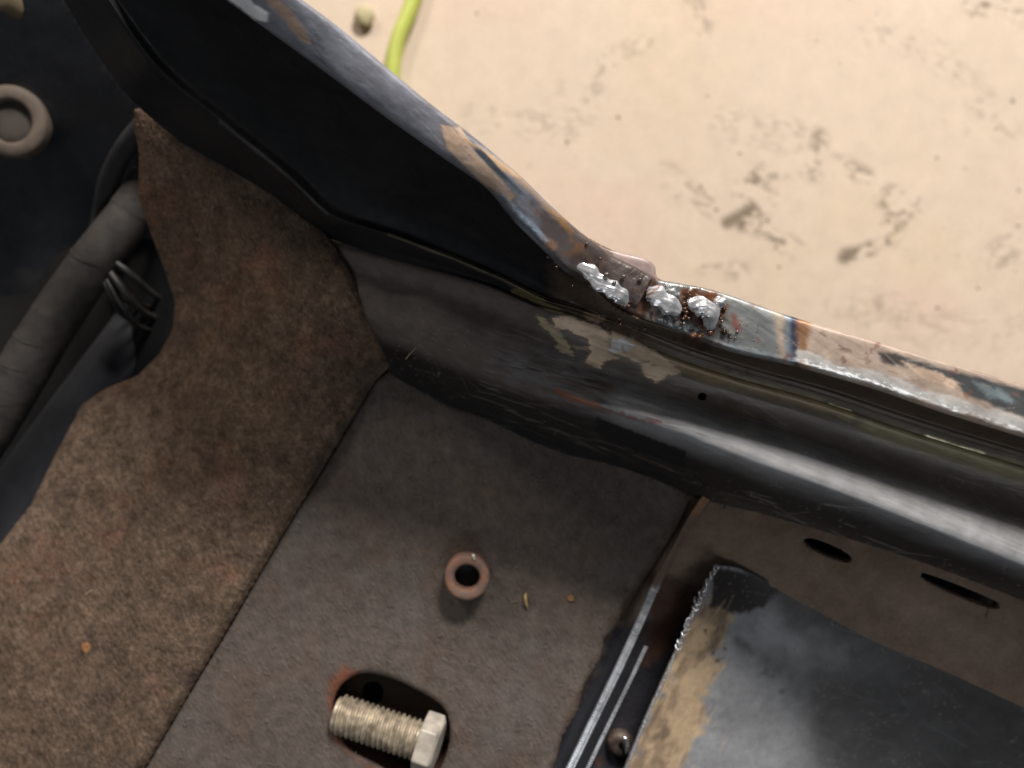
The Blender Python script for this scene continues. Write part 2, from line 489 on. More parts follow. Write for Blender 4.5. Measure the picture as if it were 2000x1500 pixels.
def paint_inner(px, py):
    p = Paint(px, py, (0.014, 0.0145, 0.016), 0.45)
    p.vary(0.3, 120, 4)
    # heat-burnt brown paint round the weld and along the sill wall
    p.patch([(1080, 520), (1250, 600), (1500, 670), (2600, 1040), (2600, 1140), (2100, 960), (1700, 850), (1400, 760), (1180, 690), (1080, 600)], S(84, 70, 57), 0.42, soft=20, warp=18, scale=60, seed=9, k=0.85)
    p.mottle(DKRUST, 20, 0.15, 0.6, 0.7, 0.7, within=[(1070, 500), (1250, 600), (1450, 670), (1500, 760), (1150, 680)], seed=14)
    p.stroke([(1130, 660), (1215, 665), (1250, 680)], 14, S(120, 98, 76), 0.6, seed=3, k=0.0)
    p.patch([(1140, 610), (1185, 620), (1180, 632), (1150, 628)], S(140, 120, 100), 0.5, soft=2, warp=5, scale=7, seed=8, ang=15, stretch=2)
    # ridge highlights and crease reflection put into the colour; one yellowish streak
    p.stroke([(760, 458), (870, 497), (980, 543), (1060, 588)], 7, S(120, 112, 92), 0.4, 0.2, soft=3, warp=3, scale=12, ang=25, stretch=3, seed=5, k=0.65)
    p.stroke([(430, 238), (560, 343), (640, 418)], 5, S(100, 100, 96), 0.35, 0.2, soft=3, warp=3, scale=12, ang=40, stretch=3, seed=5, k=0.5)
    p.patch([(1010, 562), (1050, 575), (1100, 610), (1085, 614), (1045, 592), (1000, 570)], S(128, 116, 88), 0.4, 0.2, soft=3, warp=4, scale=8, ang=30, stretch=4, seed=6, k=0.8)
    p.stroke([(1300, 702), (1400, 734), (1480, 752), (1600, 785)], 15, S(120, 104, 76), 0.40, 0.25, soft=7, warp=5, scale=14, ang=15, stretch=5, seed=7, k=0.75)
    p.stroke([(1620, 790), (1660, 803)], 4, S(190, 180, 150), 0.3, 0.6, soft=2, warp=1)
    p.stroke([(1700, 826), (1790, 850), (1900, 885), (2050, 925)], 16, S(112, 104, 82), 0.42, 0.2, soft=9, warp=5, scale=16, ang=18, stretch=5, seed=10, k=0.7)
    p.stroke([(1810, 852), (1870, 872), (1920, 885)], 6, S(215, 205, 175), 0.25, 0.6, soft=3, warp=2, seed=12)
    # dark grime smears
    p.vary(0.25, 20, 44, 17, 6)
    p.scratches(50, 42, 10, 20, 120, (200, 0, 1150, 620), S(50, 50, 52), 0.3, 1.4, 5, 0.6)
    p.scratches(50, 18, 10, 20, 90, (1150, 620, 2050, 900), S(120, 108, 92), 0.4, 1.4, 6, 0.6)
    return p
def dents(px, py):
    a = sstep(120, 0, np.hypot(px - 1190, py - 610)) 
    return 1.6 * a * fbm(px, py, 26, 71) + 0.35 * fbm(px, py, 90, 72)
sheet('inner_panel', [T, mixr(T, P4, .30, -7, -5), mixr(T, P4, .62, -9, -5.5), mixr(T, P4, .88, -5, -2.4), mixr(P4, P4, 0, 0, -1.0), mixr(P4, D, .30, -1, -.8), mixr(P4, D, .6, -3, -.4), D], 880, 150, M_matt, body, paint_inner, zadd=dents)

# pillar flange: the ground strip that runs up the door pillar
O = [(520, -45, 81), (645, 46, 76), (720, 108, 73), (830, 200, 70), (915, 265, 67), (1005, 340, 64), (1062, 395, 61), (1120, 448, 58), (1165, 482, 56.5),
     (1195, 503, 55.5), (1235, 523, 55), (1272, 543, 54.5)]
Ti = [(400, -40, 80.6), (540, 62, 75.6), (640, 135, 72.6), (750, 217, 69.6), (870, 302, 66.6), (955, 362, 63.6), (1003, 420, 60.6), (1068, 485, 57.6),
      (1105, 522, 56), (1150, 548, 55), (1195, 578, 54.6), (1245, 598, 54.2)]
def off(r, dx, dy, dz): return [(a + dx, b + dy, c + dz) for a, b, c in r]
def paint_pillar(px, py):
    p = Paint(px, py, S(124, 126, 136), 0.48, 0.1)
    p.vary(0.25, 18, 91, 38, 8); p.vary(0.2, 60, 92)
    p.coat(0.5 * sstep(0.0, 0.6, fbm(px, py, 40, 93, 4, 38, 3)), S(138, 142, 156), 0.42, 0.15)
    # beige primer showing through
    p.patch([(862, 245), (900, 250), (922, 285), (960, 325), (1006, 385), (990, 400), (960, 368), (935, 352), (900, 318), (872, 290)], PRIMER, 0.55, 0, soft=3, warp=5, scale=5, ang=46, stretch=8, seed=13, ring=True)
    p.patch([(905, 272), (930, 280), (985, 318), (1018, 348), (1000, 346), (955, 318)], S(182, 152, 122), 0.5, 0.1, soft=3, warp=4, scale=9, ang=38, stretch=4, seed=15)
    p.patch([(915, 278), (950, 298), (990, 345), (1030, 385), (1000, 372), (955, 325)], S(84, 90, 98), 0.35, 0.6, soft=3, warp=3, scale=8, ang=40, stretch=6, seed=16)
    p.patch([(520, -50), (545, 0), (600, 55), (606, 85), (585, 80), (555, 40), (520, 10), (495, -50)], S(170, 145, 128), 0.55, 0, soft=4, warp=8, scale=16, ang=45, stretch=2, seed=17)
    p.patch([(445, -50), (482, -2), (524, 26), (522, 44), (500, 38), (455, 8), (405, -40)], np.array((0.95, 0.95, 0.96)), 0.3, 0.2, soft=2, warp=4, scale=9, ang=35, stretch=2, seed=18)  # worn bright streak, its white glint painted into the colour
    # brown heat stain towards the weld
    p.patch([(1040, 400), (1100, 420), (1290, 540), (1290, 620), (1130, 560), (1060, 480)], S(70, 55, 46), 0.42, 0.1, soft=14, warp=14, scale=24, seed=19, k=0.85)
    p.mottle(S(124, 84, 56), 26, 0.1, 0.6, 0.7, 0.5, 0.2, within=[(1040, 410), (1110, 430), (1290, 540), (1280, 610), (1130, 550)], seed=20)
    p.mottle(S(50, 36, 30), 12, 0.3, 0.7, 0.5, 0.4, 0.1, within=[(1100, 440), (1290, 540), (1280, 610), (1110, 530)], seed=22)
    p.stroke([(1010, 348), (1062, 398), (1118, 452)], 10, S(190, 140, 70), 0.45, 0.2, soft=4, warp=6, scale=12, ang=40, stretch=3, seed=23, k=0.35)
    p.stroke([(1060, 465), (1080, 480)], 16, S(170, 120, 84), 0.5, 0.1, soft=5, warp=5, seed=24, k=0.8)
    p.stroke([(1130, 518), (1170, 550), (1224, 598)], 50, S(52, 38, 31), 0.4, 0.1, soft=14, warp=10, scale=14, seed=45, k=0.8)
    p.scratches(220, 42, 8, 12, 70, (500, 0, 1150, 480), S(176, 176, 184), 0.4, 1.4, 10, 0.35)
    p.scratches(90, 40, 10, 12, 60, (500, 0, 1150, 480), S(40, 40, 46), 0.4, 1.3, 11, 0.5)
    p.patch([(960, 365), (1010, 400), (1075, 470), (1060, 478), (1000, 425)], S(120, 128, 138), 0.32, 0.7, soft=4, warp=8, scale=6, ang=50, stretch=10, seed=25, k=0.9)
    return p
sheet('pillar_flange', [off(Ti, -5, 6, -2.4), off(Ti, -1, 1, -0.2), mixr(Ti, O, .35, .5), mixr(Ti, O, .75, .5), O, off(O, 4, -3, -1.2)], 560, 70, M_flange, body, paint_pillar, thick=1.2,
      zadd=lambda x, y: 0.12 * fbm(x, y, 40, 77) + 0.3 * sstep(90, 10, np.hypot(x - 1230, y - 560)) * fbm(x, y, 18, 78))

# sill flange: level strip with blued steel and primer
O2 = [(1150, 470, 53.5), (1195, 492, 53.3), (1255, 508, 53), (1275, 522, 52.5), (1284, 548, 52.2), (1330, 558, 52), (1400, 573, 51.5), (1550, 624, 51.5), (1700, 668, 51.5), (1850, 712, 51.5), (2060, 773, 51.5)]
I2 = [(1160, 560, 52.6), (1190, 582, 52.5), (1225, 604, 52.4), (1260, 618, 52.2), (1300, 632, 52), (1350, 650, 51.5), (1430, 680, 51), (1555, 709, 51), (1700, 750, 51), (1850, 801, 51), (2060, 866, 51)]
O2, I2 = ext(O2), ext(I2)
def paint_sillfl(px, py):
    p = Paint(px, py, S(178, 160, 146), 0.45, 0.25)
    p.vary(0.12, 30, 101, 18, 3)
    p.patch([(1280, 530), (1330, 545), (1560, 620), (1548, 715), (1400, 690), (1280, 660)], S(138, 142, 142), 0.38, 0.55, soft=6, warp=5, scale=18, seed=27)
    p.patch([(1508, 600), (1528, 610), (1540, 715), (1524, 700)], S(196, 172, 150), 0.45, 0.4, soft=9, warp=8, scale=24, seed=28, k=0.7)
    p.patch([(1532, 600), (1550, 610), (1556, 715), (1536, 705)], S(140, 156, 170), 0.35, 0.6, soft=7, warp=8, scale=24, seed=29, k=0.8)
    p.patch([(1543, 600), (1558, 610), (1562, 720), (1548, 715)], S(58, 66, 92), 0.35, 0.6, soft=7, warp=8, scale=24, seed=29, k=0.9)
    p.patch([(1558, 600), (1582, 618), (1576, 720), (1560, 715)], S(150, 106, 70), 0.4, 0.5, soft=9, warp=8, scale=24, seed=29, k=0.85)
    p.mottle(S(84, 50, 46), 16, 0.15, 0.5, 0.85, 0.6, 0.1, within=[(1585, 645), (1640, 650), (1690, 668), (1680, 690), (1610, 680)], soft=8, seed=32, ang=20, stretch=2)
    p.patch([(1718, 689), (1750, 690), (1850, 722), (1950, 748), (2060, 775), (2060, 835), (1950, 797), (1885, 768), (1870, 750), (1800, 726), (1760, 712), (1728, 706)], S(98, 100, 102), 0.35, 0.5, soft=5, warp=6, scale=20, ang=18, stretch=2, seed=33)
    p.patch([(1715, 688), (1750, 690), (1780, 706), (1745, 714), (1722, 706)], S(70, 64, 62), 0.5, 0.2, soft=5, warp=3, seed=34)
    p.patch([(1760, 705), (1830, 725), (1872, 748), (1866, 760), (1800, 738)], S(200, 176, 156), 0.45, 0.2, soft=4, warp=4, seed=35)
    p.patch([(1900, 745), (1960, 762), (1975, 785), (1930, 775)], S(165, 182, 188), 0.35, 0.6, soft=6, warp=6, seed=36, k=.8)
    p.mottle(S(120, 76, 62), 22, 0.35, 0.6, 0.6, 0.5, 0.2, seed=37)
    # spatter-rusted steel by the beads
    p.patch([(1140, 460), (1220, 500), (1285, 520), (1290, 560), (1250, 640), (1150, 590)], S(80, 60, 50), 0.42, 0.1, soft=5, warp=4, seed=38, k=0.9)
    p.patch([(1195, 480), (1262, 500), (1290, 525), (1285, 548), (1240, 528), (1200, 505)], S(160, 142, 138), 0.45, 0.1, soft=4, warp=3, seed=44)
    p.patch([(1235, 540), (1275, 545), (1270, 600), (1250, 620), (1225, 610), (1235, 570)], S(112, 70, 42), 0.3, 0.1, soft=8, warp=8, scale=14, seed=39)
    p.patch([(1330, 560), (1400, 572), (1425, 600), (1410, 640), (1370, 640), (1330, 610)], S(104, 64, 42), 0.3, 0.1, soft=8, warp=10, scale=16, seed=40)
    p.mottle(S(44, 28, 22), 12, 0.2, 0.5, 0.8, 0.5, 0.1, within=[(1230, 530), (1430, 580), (1430, 650), (1240, 640)], soft=6, seed=41)
    p.patch([(1425, 610), (1440, 615), (1450, 650), (1432, 645)], S(120, 60, 50), 0.5, 0.2, soft=5, warp=4, seed=42, k=.8)
    p.scratches(140, 20, 12, 8, 50, (1300, 560, 2050, 860), S(214, 204, 196), 0.4, 1.3, 12, 0.3)
    p.scratches(80, 20, 12, 8, 50, (1300, 560, 2050, 860), S(70, 60, 58), 0.4, 1.2, 13, 0.5)
    for pth in ([(1130, 518), (1170, 550), (1224, 598)], [(1262, 575), (1328, 610)], [(1350, 600), (1388, 618), (1385, 645)]):
        p.stroke(pth, 50, S(52, 38, 31), 0.4, 0.1, soft=14, warp=10, scale=14, seed=45, k=0.75)
    # bright filed edge
    p.stroke([(1565, 695), (1640, 722), (1740, 748), (1830, 782), (1950, 815), (2060, 850)], 22, np.array((0.80, 0.77, 0.74)), 0.28, 0.45, soft=5, warp=9, scale=9, ang=18, stretch=3, seed=43)
    return p
sheet('sill_flange', [off(I2, -3, 7, -2.6), off(I2, -1, 2, -0.4), mixr(I2, O2, .25, .35), mixr(I2, O2, .7, .3), O2, off(O2, 3, -4, -1.2)], 560, 64, M_flange, body, paint_sillfl, thick=1.2,
      zadd=lambda x, y: 0.12 * fbm(x, y, 40, 87) + 0.5 * sstep(110, 10, np.hypot(x - 1330, y - 600)) * fbm(x, y, 16, 88)
      + 0.10 * sstep(26, 6, line_sd(x, y, [(1565, 695), (1740, 748), (1950, 815), (2060, 850)], 4)) * fbm(x, y, 7, 89))

# outer skin of sill and pillar below the flanges
OUT = O[:10] + [(1284, 548, 52), (1400, 573, 51), (1550, 624, 51), (1700, 668, 51), (1850, 712, 51), (2060, 773, 51)]
OUT = ext(OUT)
def drop(r, dx, dy, z):
    res = []
    for a, b, c in r:
        X, Y, Z = world(a, b, c); X += dx; Y += dy
        d = CAM_H - z
        res.append((X / TANH / d * 1000 + 1000, 750 - Y / TANH / d * 1000, z))
    return res
sheet('outer_skin', [drop(OUT, -1.5, -1.5, 50), drop(OUT, -3, -3, 30), drop(OUT, -9, -9, 0), drop(OUT, -16, -16, -60)], 160, 16, M_paint, body,
      lambda x, y: Paint(x, y, (0.012, 0.012, 0.013), 0.4), thick=0)

# inner sill: ledge, rolled edge and wall down to the floor
S4 = [(640, 478, 11), (750, 505, 18.4), (860, 534, 24), (960, 562, 28.6), (1045, 598, 32.5), (1122, 621, 34.4), (1212, 655, 34.4), (1318, 701, 34.4), (1440, 741, 33.4), (1595, 784, 33.4), (1795, 851, 33.4), (2055, 931, 33.4)]
S5 = [(a + 14, b - 34, c - 7) for a, b, c in S4]
S3 = [(680, 565, 14), (790, 590, 21), (890, 625, 27), (980, 655, 31), (1060, 690, 33), (1135, 713, 33), (1220, 738, 32.4), (1330, 770, 31.6), (1460, 808, 31.2), (1610, 858, 31.2), (1800, 918, 31.2), (2060, 1000, 31.2)]
S2b = [(700, 605, 14), (800, 632, 20.5), (895, 668, 26.5), (983, 702, 31), (1065, 730, 33.6), (1137, 757, 34.8), (1220, 779, 35.4), (1335, 812, 35.9), (1470, 858, 36.1), (1620, 908, 36.1), (1800, 972, 36.1), (2060, 1064, 36.1)]
S2 = [(712, 630, 12), (806, 668, 18), (900, 703, 24), (986, 737, 29), (1067, 760, 32), (1139, 787, 34.9), (1220, 812, 36.3), (1338, 852, 37.2), (1475, 905, 37.6), (1625, 958, 37.6), (1805, 1028, 37.6), (2060, 1130, 37.6)]
S1 = [(735, 665, 8), (818, 710, 12), (908, 745, 17), (992, 775, 22), (1072, 798, 26), (1142, 820, 28), (1223, 845, 29), (1342, 885, 29.5), (1482, 938, 29), (1632, 990, 29), (1812, 1062, 29), (2060, 1164, 29)]
S05 = [(752, 705, 3), (838, 750, 4), (928, 785, 6), (1012, 822, 8), (1095, 850, 10), (1165, 868, 11), (1245, 893, 12), (1357, 935, 12), (1482, 972, 16), (1637, 1024, 19), (1822, 1090, 21), (2060, 1182, 21)]
S0 = [(765, 738, -1), (850, 783, -1), (940, 818, -1), (1030, 861, -1), (1110, 892, -1), (1180, 907, -1), (1260, 932, -1), (1370, 976, -1), (1480, 1004, 4), (1640, 1052, 9), (1830, 1112, 12), (2060, 1200, 12)]
S5, S4, S3, S2b, S2, S1, S05, S0 = [ext(r_) for r_ in (S5, S4, S3, S2b, S2, S1, S05, S0)]
hole = [(1372 + 8.5 * math.cos(a), 774 + 7.5 * math.sin(a)) for a in np.linspace(0, 2 * math.pi, 20, False)]
def paint_sill(px, py):
    p = Paint(px, py, S(98, 91, 86), 0.45, 0.0)
    p.vary(0.15, 90, 111)
    p.coat(0.6 * sstep(1250, 900, px), S(100, 91, 86), 0.62, 0.0)                   # dust on the front part
    p.patch([(640, 470), (760, 500), (960, 560), (1060, 610), (1000, 620), (860, 560), (720, 540)], S(112, 100, 94), 0.7, 0, soft=16, warp=16, scale=30, seed=54, k=0.6)
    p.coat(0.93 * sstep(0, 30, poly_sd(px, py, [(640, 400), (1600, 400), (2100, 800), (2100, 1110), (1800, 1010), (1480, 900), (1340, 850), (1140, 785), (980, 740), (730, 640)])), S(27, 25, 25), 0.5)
    # sanded streaks
    sand = [(960, 690), (1100, 690), (1300, 760), (1480, 840), (1480, 905), (1340, 860), (1130, 800), (1000, 750)]
    d = sstep(26, -22, poly_sd(px, py, sand))
    f = fbm(px, py, 6, 112, 5, 17, 12)
    p.coat(0.75 * d * sstep(-0.25, 0.45, f), S(124, 124, 128), 0.36, 0.4)
    p.coat(0.75 * d * sstep(0.2, 0.6, fbm(px, py, 6, 113, 5, 15, 10)), S(30, 30, 32), 0.5, 0.0)
    # roll: its grey sheen is painted in as a lighter band
    p.stroke([(1230, 795), (1340, 832), (1480, 882), (1620, 932), (1800, 1000), (2060, 1098)], 80, S(150, 152, 155), 0.60, 0.12, soft=24, warp=8, scale=40, ang=20, stretch=4, seed=53, k=0.85)
    p.stroke([(1300, 704), (1400, 735), (1480, 755), (1600, 790), (1660, 806)], 26, S(176, 156, 118), 0.45, 0.1, soft=12, warp=6, scale=14, ang=15, stretch=5, seed=7, k=0.8)  # crease reflection painted in as yellowish strokes, here and on the next line
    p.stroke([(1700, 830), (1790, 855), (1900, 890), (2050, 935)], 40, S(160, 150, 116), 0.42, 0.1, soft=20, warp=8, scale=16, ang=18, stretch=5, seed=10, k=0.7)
    # edge of old sealer / lifting paint
    p.stroke([(1090, 765), (1140, 785), (1165, 792)], 9, S(140, 88, 62), 0.6, soft=4, warp=5, seed=55, scale=8)
    p.stroke([(1170, 795), (1230, 815), (1290, 825)], 7, S(120, 66, 60), 0.6, soft=4, warp=6, seed=56, scale=8, k=.7)
    p.stroke([(1400, 828), (1440, 838), (1470, 852), (1520, 880)], 3, S(150, 138, 118), 0.4, soft=1.5, warp=3, seed=57, scale=10)
    p.stroke([(1140, 705), (1230, 735), (1270, 765)], 3, S(130, 120, 110), 0.5, soft=1.5, warp=3, seed=58, scale=10, k=.7)
    # torn primer patches
    k4 = lambda L: [(1000 + a / 4, 450 + b / 4) for a, b in L]
    PR2 = S(238, 212, 184)
    kw = dict(soft=1.5, warp=7.0, scale=4, ang=12, stretch=5)
    p.patch(k4([(190, 650), (250, 690), (340, 750), (420, 870), (450, 930), (505, 990), (480, 1005), (420, 965), (335, 915), (365, 880), (290, 800), (205, 730)]), S(184, 168, 138), 0.55, 0, seed=60, ring=True, **kw)
    p.patch(k4([(320, 680), (440, 665), (530, 705), (700, 765), (800, 830), (790, 960), (830, 1000), (730, 1012), (690, 1075), (570, 1035), (620, 945), (600, 850), (480, 795), (340, 750)]), PR2, 0.55, 0, seed=61, ring=True, **kw)
    p.patch(k4([(790, 765), (870, 760), (1010, 830), (970, 850), (1110, 930), (1210, 1005), (1320, 1105), (1230, 1120), (1120, 1190), (1035, 1125), (1000, 1055), (1070, 1030), (960, 1015), (850, 985), (770, 960), (780, 840)]), PR2, 0.55, 0, seed=62, ring=True, **kw)
    p.patch(k4([(480, 905), (590, 915), (605, 950), (500, 935)]), S(160, 140, 124), 0.55, 0, seed=63, **kw)
    p.patch(k4([(795, 845), (860, 845), (955, 905), (925, 935), (800, 955), (765, 930)]), np.array((0.95, 0.95, 0.97)), 0.4, 0.1, soft=1.2, warp=7, scale=4, ang=28, stretch=7, seed=64)  # scratched steel, its lamp glint put into the white colour
    p.mottle(S(170, 136, 96), 14, 0.25, 0.5, 0.6, 0.6, 0, within=k4([(300, 650), (1300, 1080), (1250, 1130), (300, 760)]), soft=4, seed=65)
    # brown haze of heat along the crease
    p.patch([(1150, 640), (1500, 750), (1650, 800), (1640, 830), (1420, 810), (1290, 740), (1160, 690)], S(92, 78, 64), 0.45, 0.1, soft=18, warp=12, scale=40, seed=66, k=0.45)
    # scuffed lower wall
    low = [(1050, 850), (1160, 850), (1380, 940), (1370, 985), (1180, 915)]
    p.coat(0.6 * sstep(14, -6, poly_sd(px, py, low)) * sstep(0.0, 0.4, fbm(px, py, 5, 114, 4, 22, 10)), S(84, 70, 58), 0.7)
    p.patch([(1165, 815), (1230, 840), (1340, 882), (1338, 912), (1240, 880), (1165, 840)], S(14, 14, 15), 0.7, 0, soft=3, warp=3, seed=67)
    # dust film towards the right-hand floor
    p.coat(0.8 * sstep(0, 26, poly_sd(px, py, [(600, 400), (2100, 700), (2100, 1175), (1820, 1085), (1620, 1015), (1420, 950), (1360, 935), (700, 640)])) * sstep(1340, 1440, px), S(66, 56, 48), 0.85)
    p.scratches(160, 17, 5, 15, 110, (950, 640, 1500, 900), S(140, 138, 136), 0.38, 1.5, 7, 0.4)
    p.scratches(90, 20, 12, 20, 150, (1400, 780, 2050, 1100), S(160, 156, 150), 0.35, 1.4, 8, 0.5)
    p.scratches(40, 20, 14, 15, 60, (680, 490, 1100, 760), S(140, 130, 122), 0.2, 1.3, 9, 0.6)
    p.dust(S(150, 140, 130), 0.84, 4, 0.45, 72)
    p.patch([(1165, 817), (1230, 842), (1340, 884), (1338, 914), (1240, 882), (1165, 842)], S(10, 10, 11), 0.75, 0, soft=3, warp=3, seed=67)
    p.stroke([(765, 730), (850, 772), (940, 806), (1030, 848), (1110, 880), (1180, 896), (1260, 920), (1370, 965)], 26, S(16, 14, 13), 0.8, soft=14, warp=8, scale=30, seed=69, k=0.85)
    p.mottle(S(96, 86, 76), 10, 0.3, 0.6, 0.5, within=[(1400, 980), (2060, 1180), (2060, 1230), (1500, 1060)], soft=10, seed=68)
    return p
def ripple(px, py):
    return 0.25 * fbm(px, py, 120, 73) + 0.22 * sstep(30, -20, poly_sd(px, py, [(960, 700), (1100, 700), (1300, 770), (1480, 850), (1330, 860), (1000, 750)])) * fbm(px, py, 8, 74, 4, 17, 8) \
        - 0.15 * sstep(26, 4, line_sd(px, py, [(1388, 762), (1402, 755), (1440, 775)], 4))
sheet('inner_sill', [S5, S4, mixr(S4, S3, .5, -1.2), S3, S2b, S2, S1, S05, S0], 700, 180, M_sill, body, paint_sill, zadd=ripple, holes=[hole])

# little dark plate behind the drilled hole and under the whole floor
def zpan(px, py):
    return np.clip(-22 - 0.10 * np.maximum(0, 640 - px) - 0.03 * np.maximum(0, 500 - py), -80, -20)
plate('floor_pan', [(-500, -300), (150, -300), (480, 270), (700, 430), (1000, 530), (1300, 680), (2200, 960), (2200, 1800), (-500, 1800)], 25, zpan, M_matt, body,
      lambda x, y: Paint(x, y, (0.004, 0.004, 0.0045), 0.7), thick=1)
# closed bulkhead behind the pillar at the top left
def paint_bulk(px, py):
    p = Paint(px, py, (0.012, 0.0135, 0.017), 0.36)
    p.vary(0.4, 90, 121); p.mottle(S(56, 54, 52), 60, 0.2, 0.9, 0.5, 0.6, seed=122)
    return p
zb = tps([(-200, -200, -30), (250, -200, -10), (300, 150, -22), (-200, 300, -62), (200, 400, -62), (-200, 900, -80), (300, 700, -78), (600, 420, -12), (420, 350, -25)])
plate('bulkhead', [(-400, -300), (60, -300), (110, -40), (240, 165), (372, 285), (505, 380), (612, 452), (700, 560), (500, 900), (-400, 1500)], 12,
      lambda x, y: zb(x, y) + 0.8 * fbm(x, y, 120, 123), M_paint, body, paint_bulk, thick=1)

# ------------------------------------------------------------------ felt covered floor board
slot = smooth_poly([(650, 1398), (660, 1348), (700, 1316), (752, 1320), (812, 1346), (862, 1378), (878, 1415), (872, 1470), (842, 1520), (795, 1522), (735, 1490), (680, 1458)], 6)
board_outline = [(735, 742), (762, 722), (800, 745), (880, 790), (960, 815), (1050, 853), (1200, 896), (1290, 930), (1352, 968), (1330, 1020), (1290, 1085),
                 (1262, 1125), (1240, 1160), (1222, 1180), (1205, 1222), (1180, 1250), (1172, 1290), (1140, 1340), (1128, 1390), (1098, 1440), (1085, 1490), (1050, 1570), (232, 1570), (285, 1500), (560, 1035)]
def paint_board(px, py):
    p = Paint(px, py, S(93, 85, 80), 0.85)
    p.vary(0.10, 70, 131); p.vary(0.10, 8, 132, 60, 2)
    p.coat(0.45 * sstep(0.0, 0.7, fbm(px, py, 60, 133)), S(92, 76, 66))
    p.coat(0.35 * sstep(0.1, 0.7, fbm(px, py, 80, 137)), S(98, 96, 96))
    p.patch([(640, 1330), (675, 1300), (700, 1310), (655, 1400), (680, 1470), (780, 1530), (740, 1520), (650, 1440)], S(118, 66, 42), 0.9, soft=10, warp=8, scale=12, seed=134, k=0.7)
    p.stroke([(1352, 968), (1290, 1085), (1222, 1180), (1172, 1290), (1128, 1390), (1085, 1490)], 22, S(70, 58, 48), 0.9, soft=10, warp=10, scale=18, seed=135, k=0.7)
    p.mottle(S(58, 46, 38), 18, 0.35, 0.6, 0.8, within=[(1260, 1125), (1225, 1180), (1172, 1290), (1085, 1490), (1060, 1490), (1150, 1290), (1235, 1120)], soft=8, seed=138)
    return p
board_z = lambda x, y: 0.25 * fbm(x, y, 160, 136) + 0.06 * fbm(x, y, 12, 139)
plate('floor_board', board_outline, 3, board_z, M_felt, body, paint_board, thick=3.0, holes=[slot], drop=0.8)

# well under the slot with a round hole
rh = [(728 + 21 * math.cos(a), 1353 + 22 * math.sin(a)) for a in np.linspace(0, 2 * math.pi, 24, False)]
def paint_well(px, py):
    p = Paint(px, py, S(38, 33, 30), 0.6)
    p.mottle(S(70, 42, 28), 24, 0.0, 0.5, 0.7, 0.8, seed=141)
    return p
plate('slot_bottom', [(600, 1270), (930, 1270), (930, 1580), (600, 1580)], 5, lambda x, y: -9 + 0 * x, M_paint, body, paint_well, thick=0.8, holes=[rh])
wall_r = [(a, b, 0) for a, b in slot] + [(slot[0][0], slot[0][1], 0)]
sheet('slot_rim', [[(a, b, -0.9) for a, b, c in wall_r], drop([(a, b, -1) for a, b, c in wall_r], 0, 0, -9)], 120, 8, M_paint, body,
      lambda x, y: Paint(x, y, S(78, 44, 28), 0.8), thick=0, linear=True)

# ------------------------------------------------------------------ dusty ledge and channel at right
s1 = smooth_poly([(1568, 1055), (1590, 1052), (1640, 1072), (1664, 1092), (1652, 1099), (1612, 1086), (1578, 1068)], 5)
s2 = smooth_poly([(1798, 1120), (1815, 1122), (1880, 1146), (1948, 1176), (1950, 1188), (1925, 1186), (1860, 1160), (1805, 1132)], 5)
ledge_outline = [(1352, 960), (1480, 990), (1640, 1040), (1830, 1100), (2080, 1190), (2080, 1420), (1860, 1318), (1700, 1250), (1600, 1196), (1560, 1176), (1512, 1148), (1450, 1122), (1415, 1122), (1405, 1200), (1330, 1600),
                 (1020, 1600), (1060, 1480), (1110, 1390), (1150, 1280), (1230, 1130), (1300, 1040)]
zl = tps([(1380, 970, 0), (1500, 1000, 6), (1640, 1040, 11), (1830, 1100, 14), (2080, 1190, 14), (2080, 1420, 9), (1860, 1310, 8), (1700, 1240, 7), (1560, 1170, 3.5), (1450, 1090, 1.0), (1320, 1130, -4), (1280, 1240, -6), (1160, 1500, -7),
          (1260, 1420, -7), (1350, 1300, -7), (1440, 1125, -1), (1400, 1060, -0.5), (1100, 1560, -7), (1180, 1250, -5), (1330, 1600, -7)])
def paint_ledge(px, py):
    p = Paint(px, py, S(132, 114, 101), 0.88)
    p.vary(0.12, 50, 151); p.vary(0.08, 9, 152, 20, 3)
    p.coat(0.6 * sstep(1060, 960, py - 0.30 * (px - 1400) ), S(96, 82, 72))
    p.mottle(S(152, 130, 113), 70, 0.0, 0.7, 0.5, seed=153)
    p.patch([(1700, 1150), (1850, 1190), (1990, 1270), (1960, 1330), (1780, 1240)], S(150, 132, 118), 0.85, soft=30, warp=20, scale=50, seed=154, k=.6)
    # channel floor: bluish black paint with rust near its upper end
    ch = [(1290, 1200), (1345, 1190), (1400, 1140), (1420, 1200), (1300, 1640), (1020, 1640), (1060, 1470), (1180, 1250), (1215, 1215)]
    p.patch(ch, S(50, 50, 56), 0.40, 0.1, soft=18, warp=22, scale=28, seed=155)
    p.patch([(1270, 1120), (1330, 1130), (1370, 1150), (1340, 1210), (1290, 1290), (1255, 1300), (1270, 1200)], S(78, 56, 46), 0.7, 0, soft=14, warp=18, scale=18, seed=156, k=.85)
    p.mottle(S(96, 44, 26), 22, 0.2, 0.55, 0.8, 0.8, within=[(1280, 1170), (1330, 1180), (1300, 1240), (1270, 1230)], soft=10, seed=157)
    p.mottle(S(92, 62, 48), 26, 0.25, 0.6, 0.6, 0.8, within=[(1180, 1400), (1260, 1390), (1240, 1510), (1150, 1510)], soft=14, seed=158)
    return p
def ledge_bumps(x, y):
    a = sstep(110, 20, np.hypot(x - 1330, y - 1120))
    return zl(x, y) + 0.9 * a * fbm(x, y, 26, 159) + 0.18 * fbm(x, y, 40, 160)
plate('dusty_ledge', ledge_outline, 4, ledge_bumps, M_dust, body, paint_ledge, thick=3.5, holes=[s1, s2])

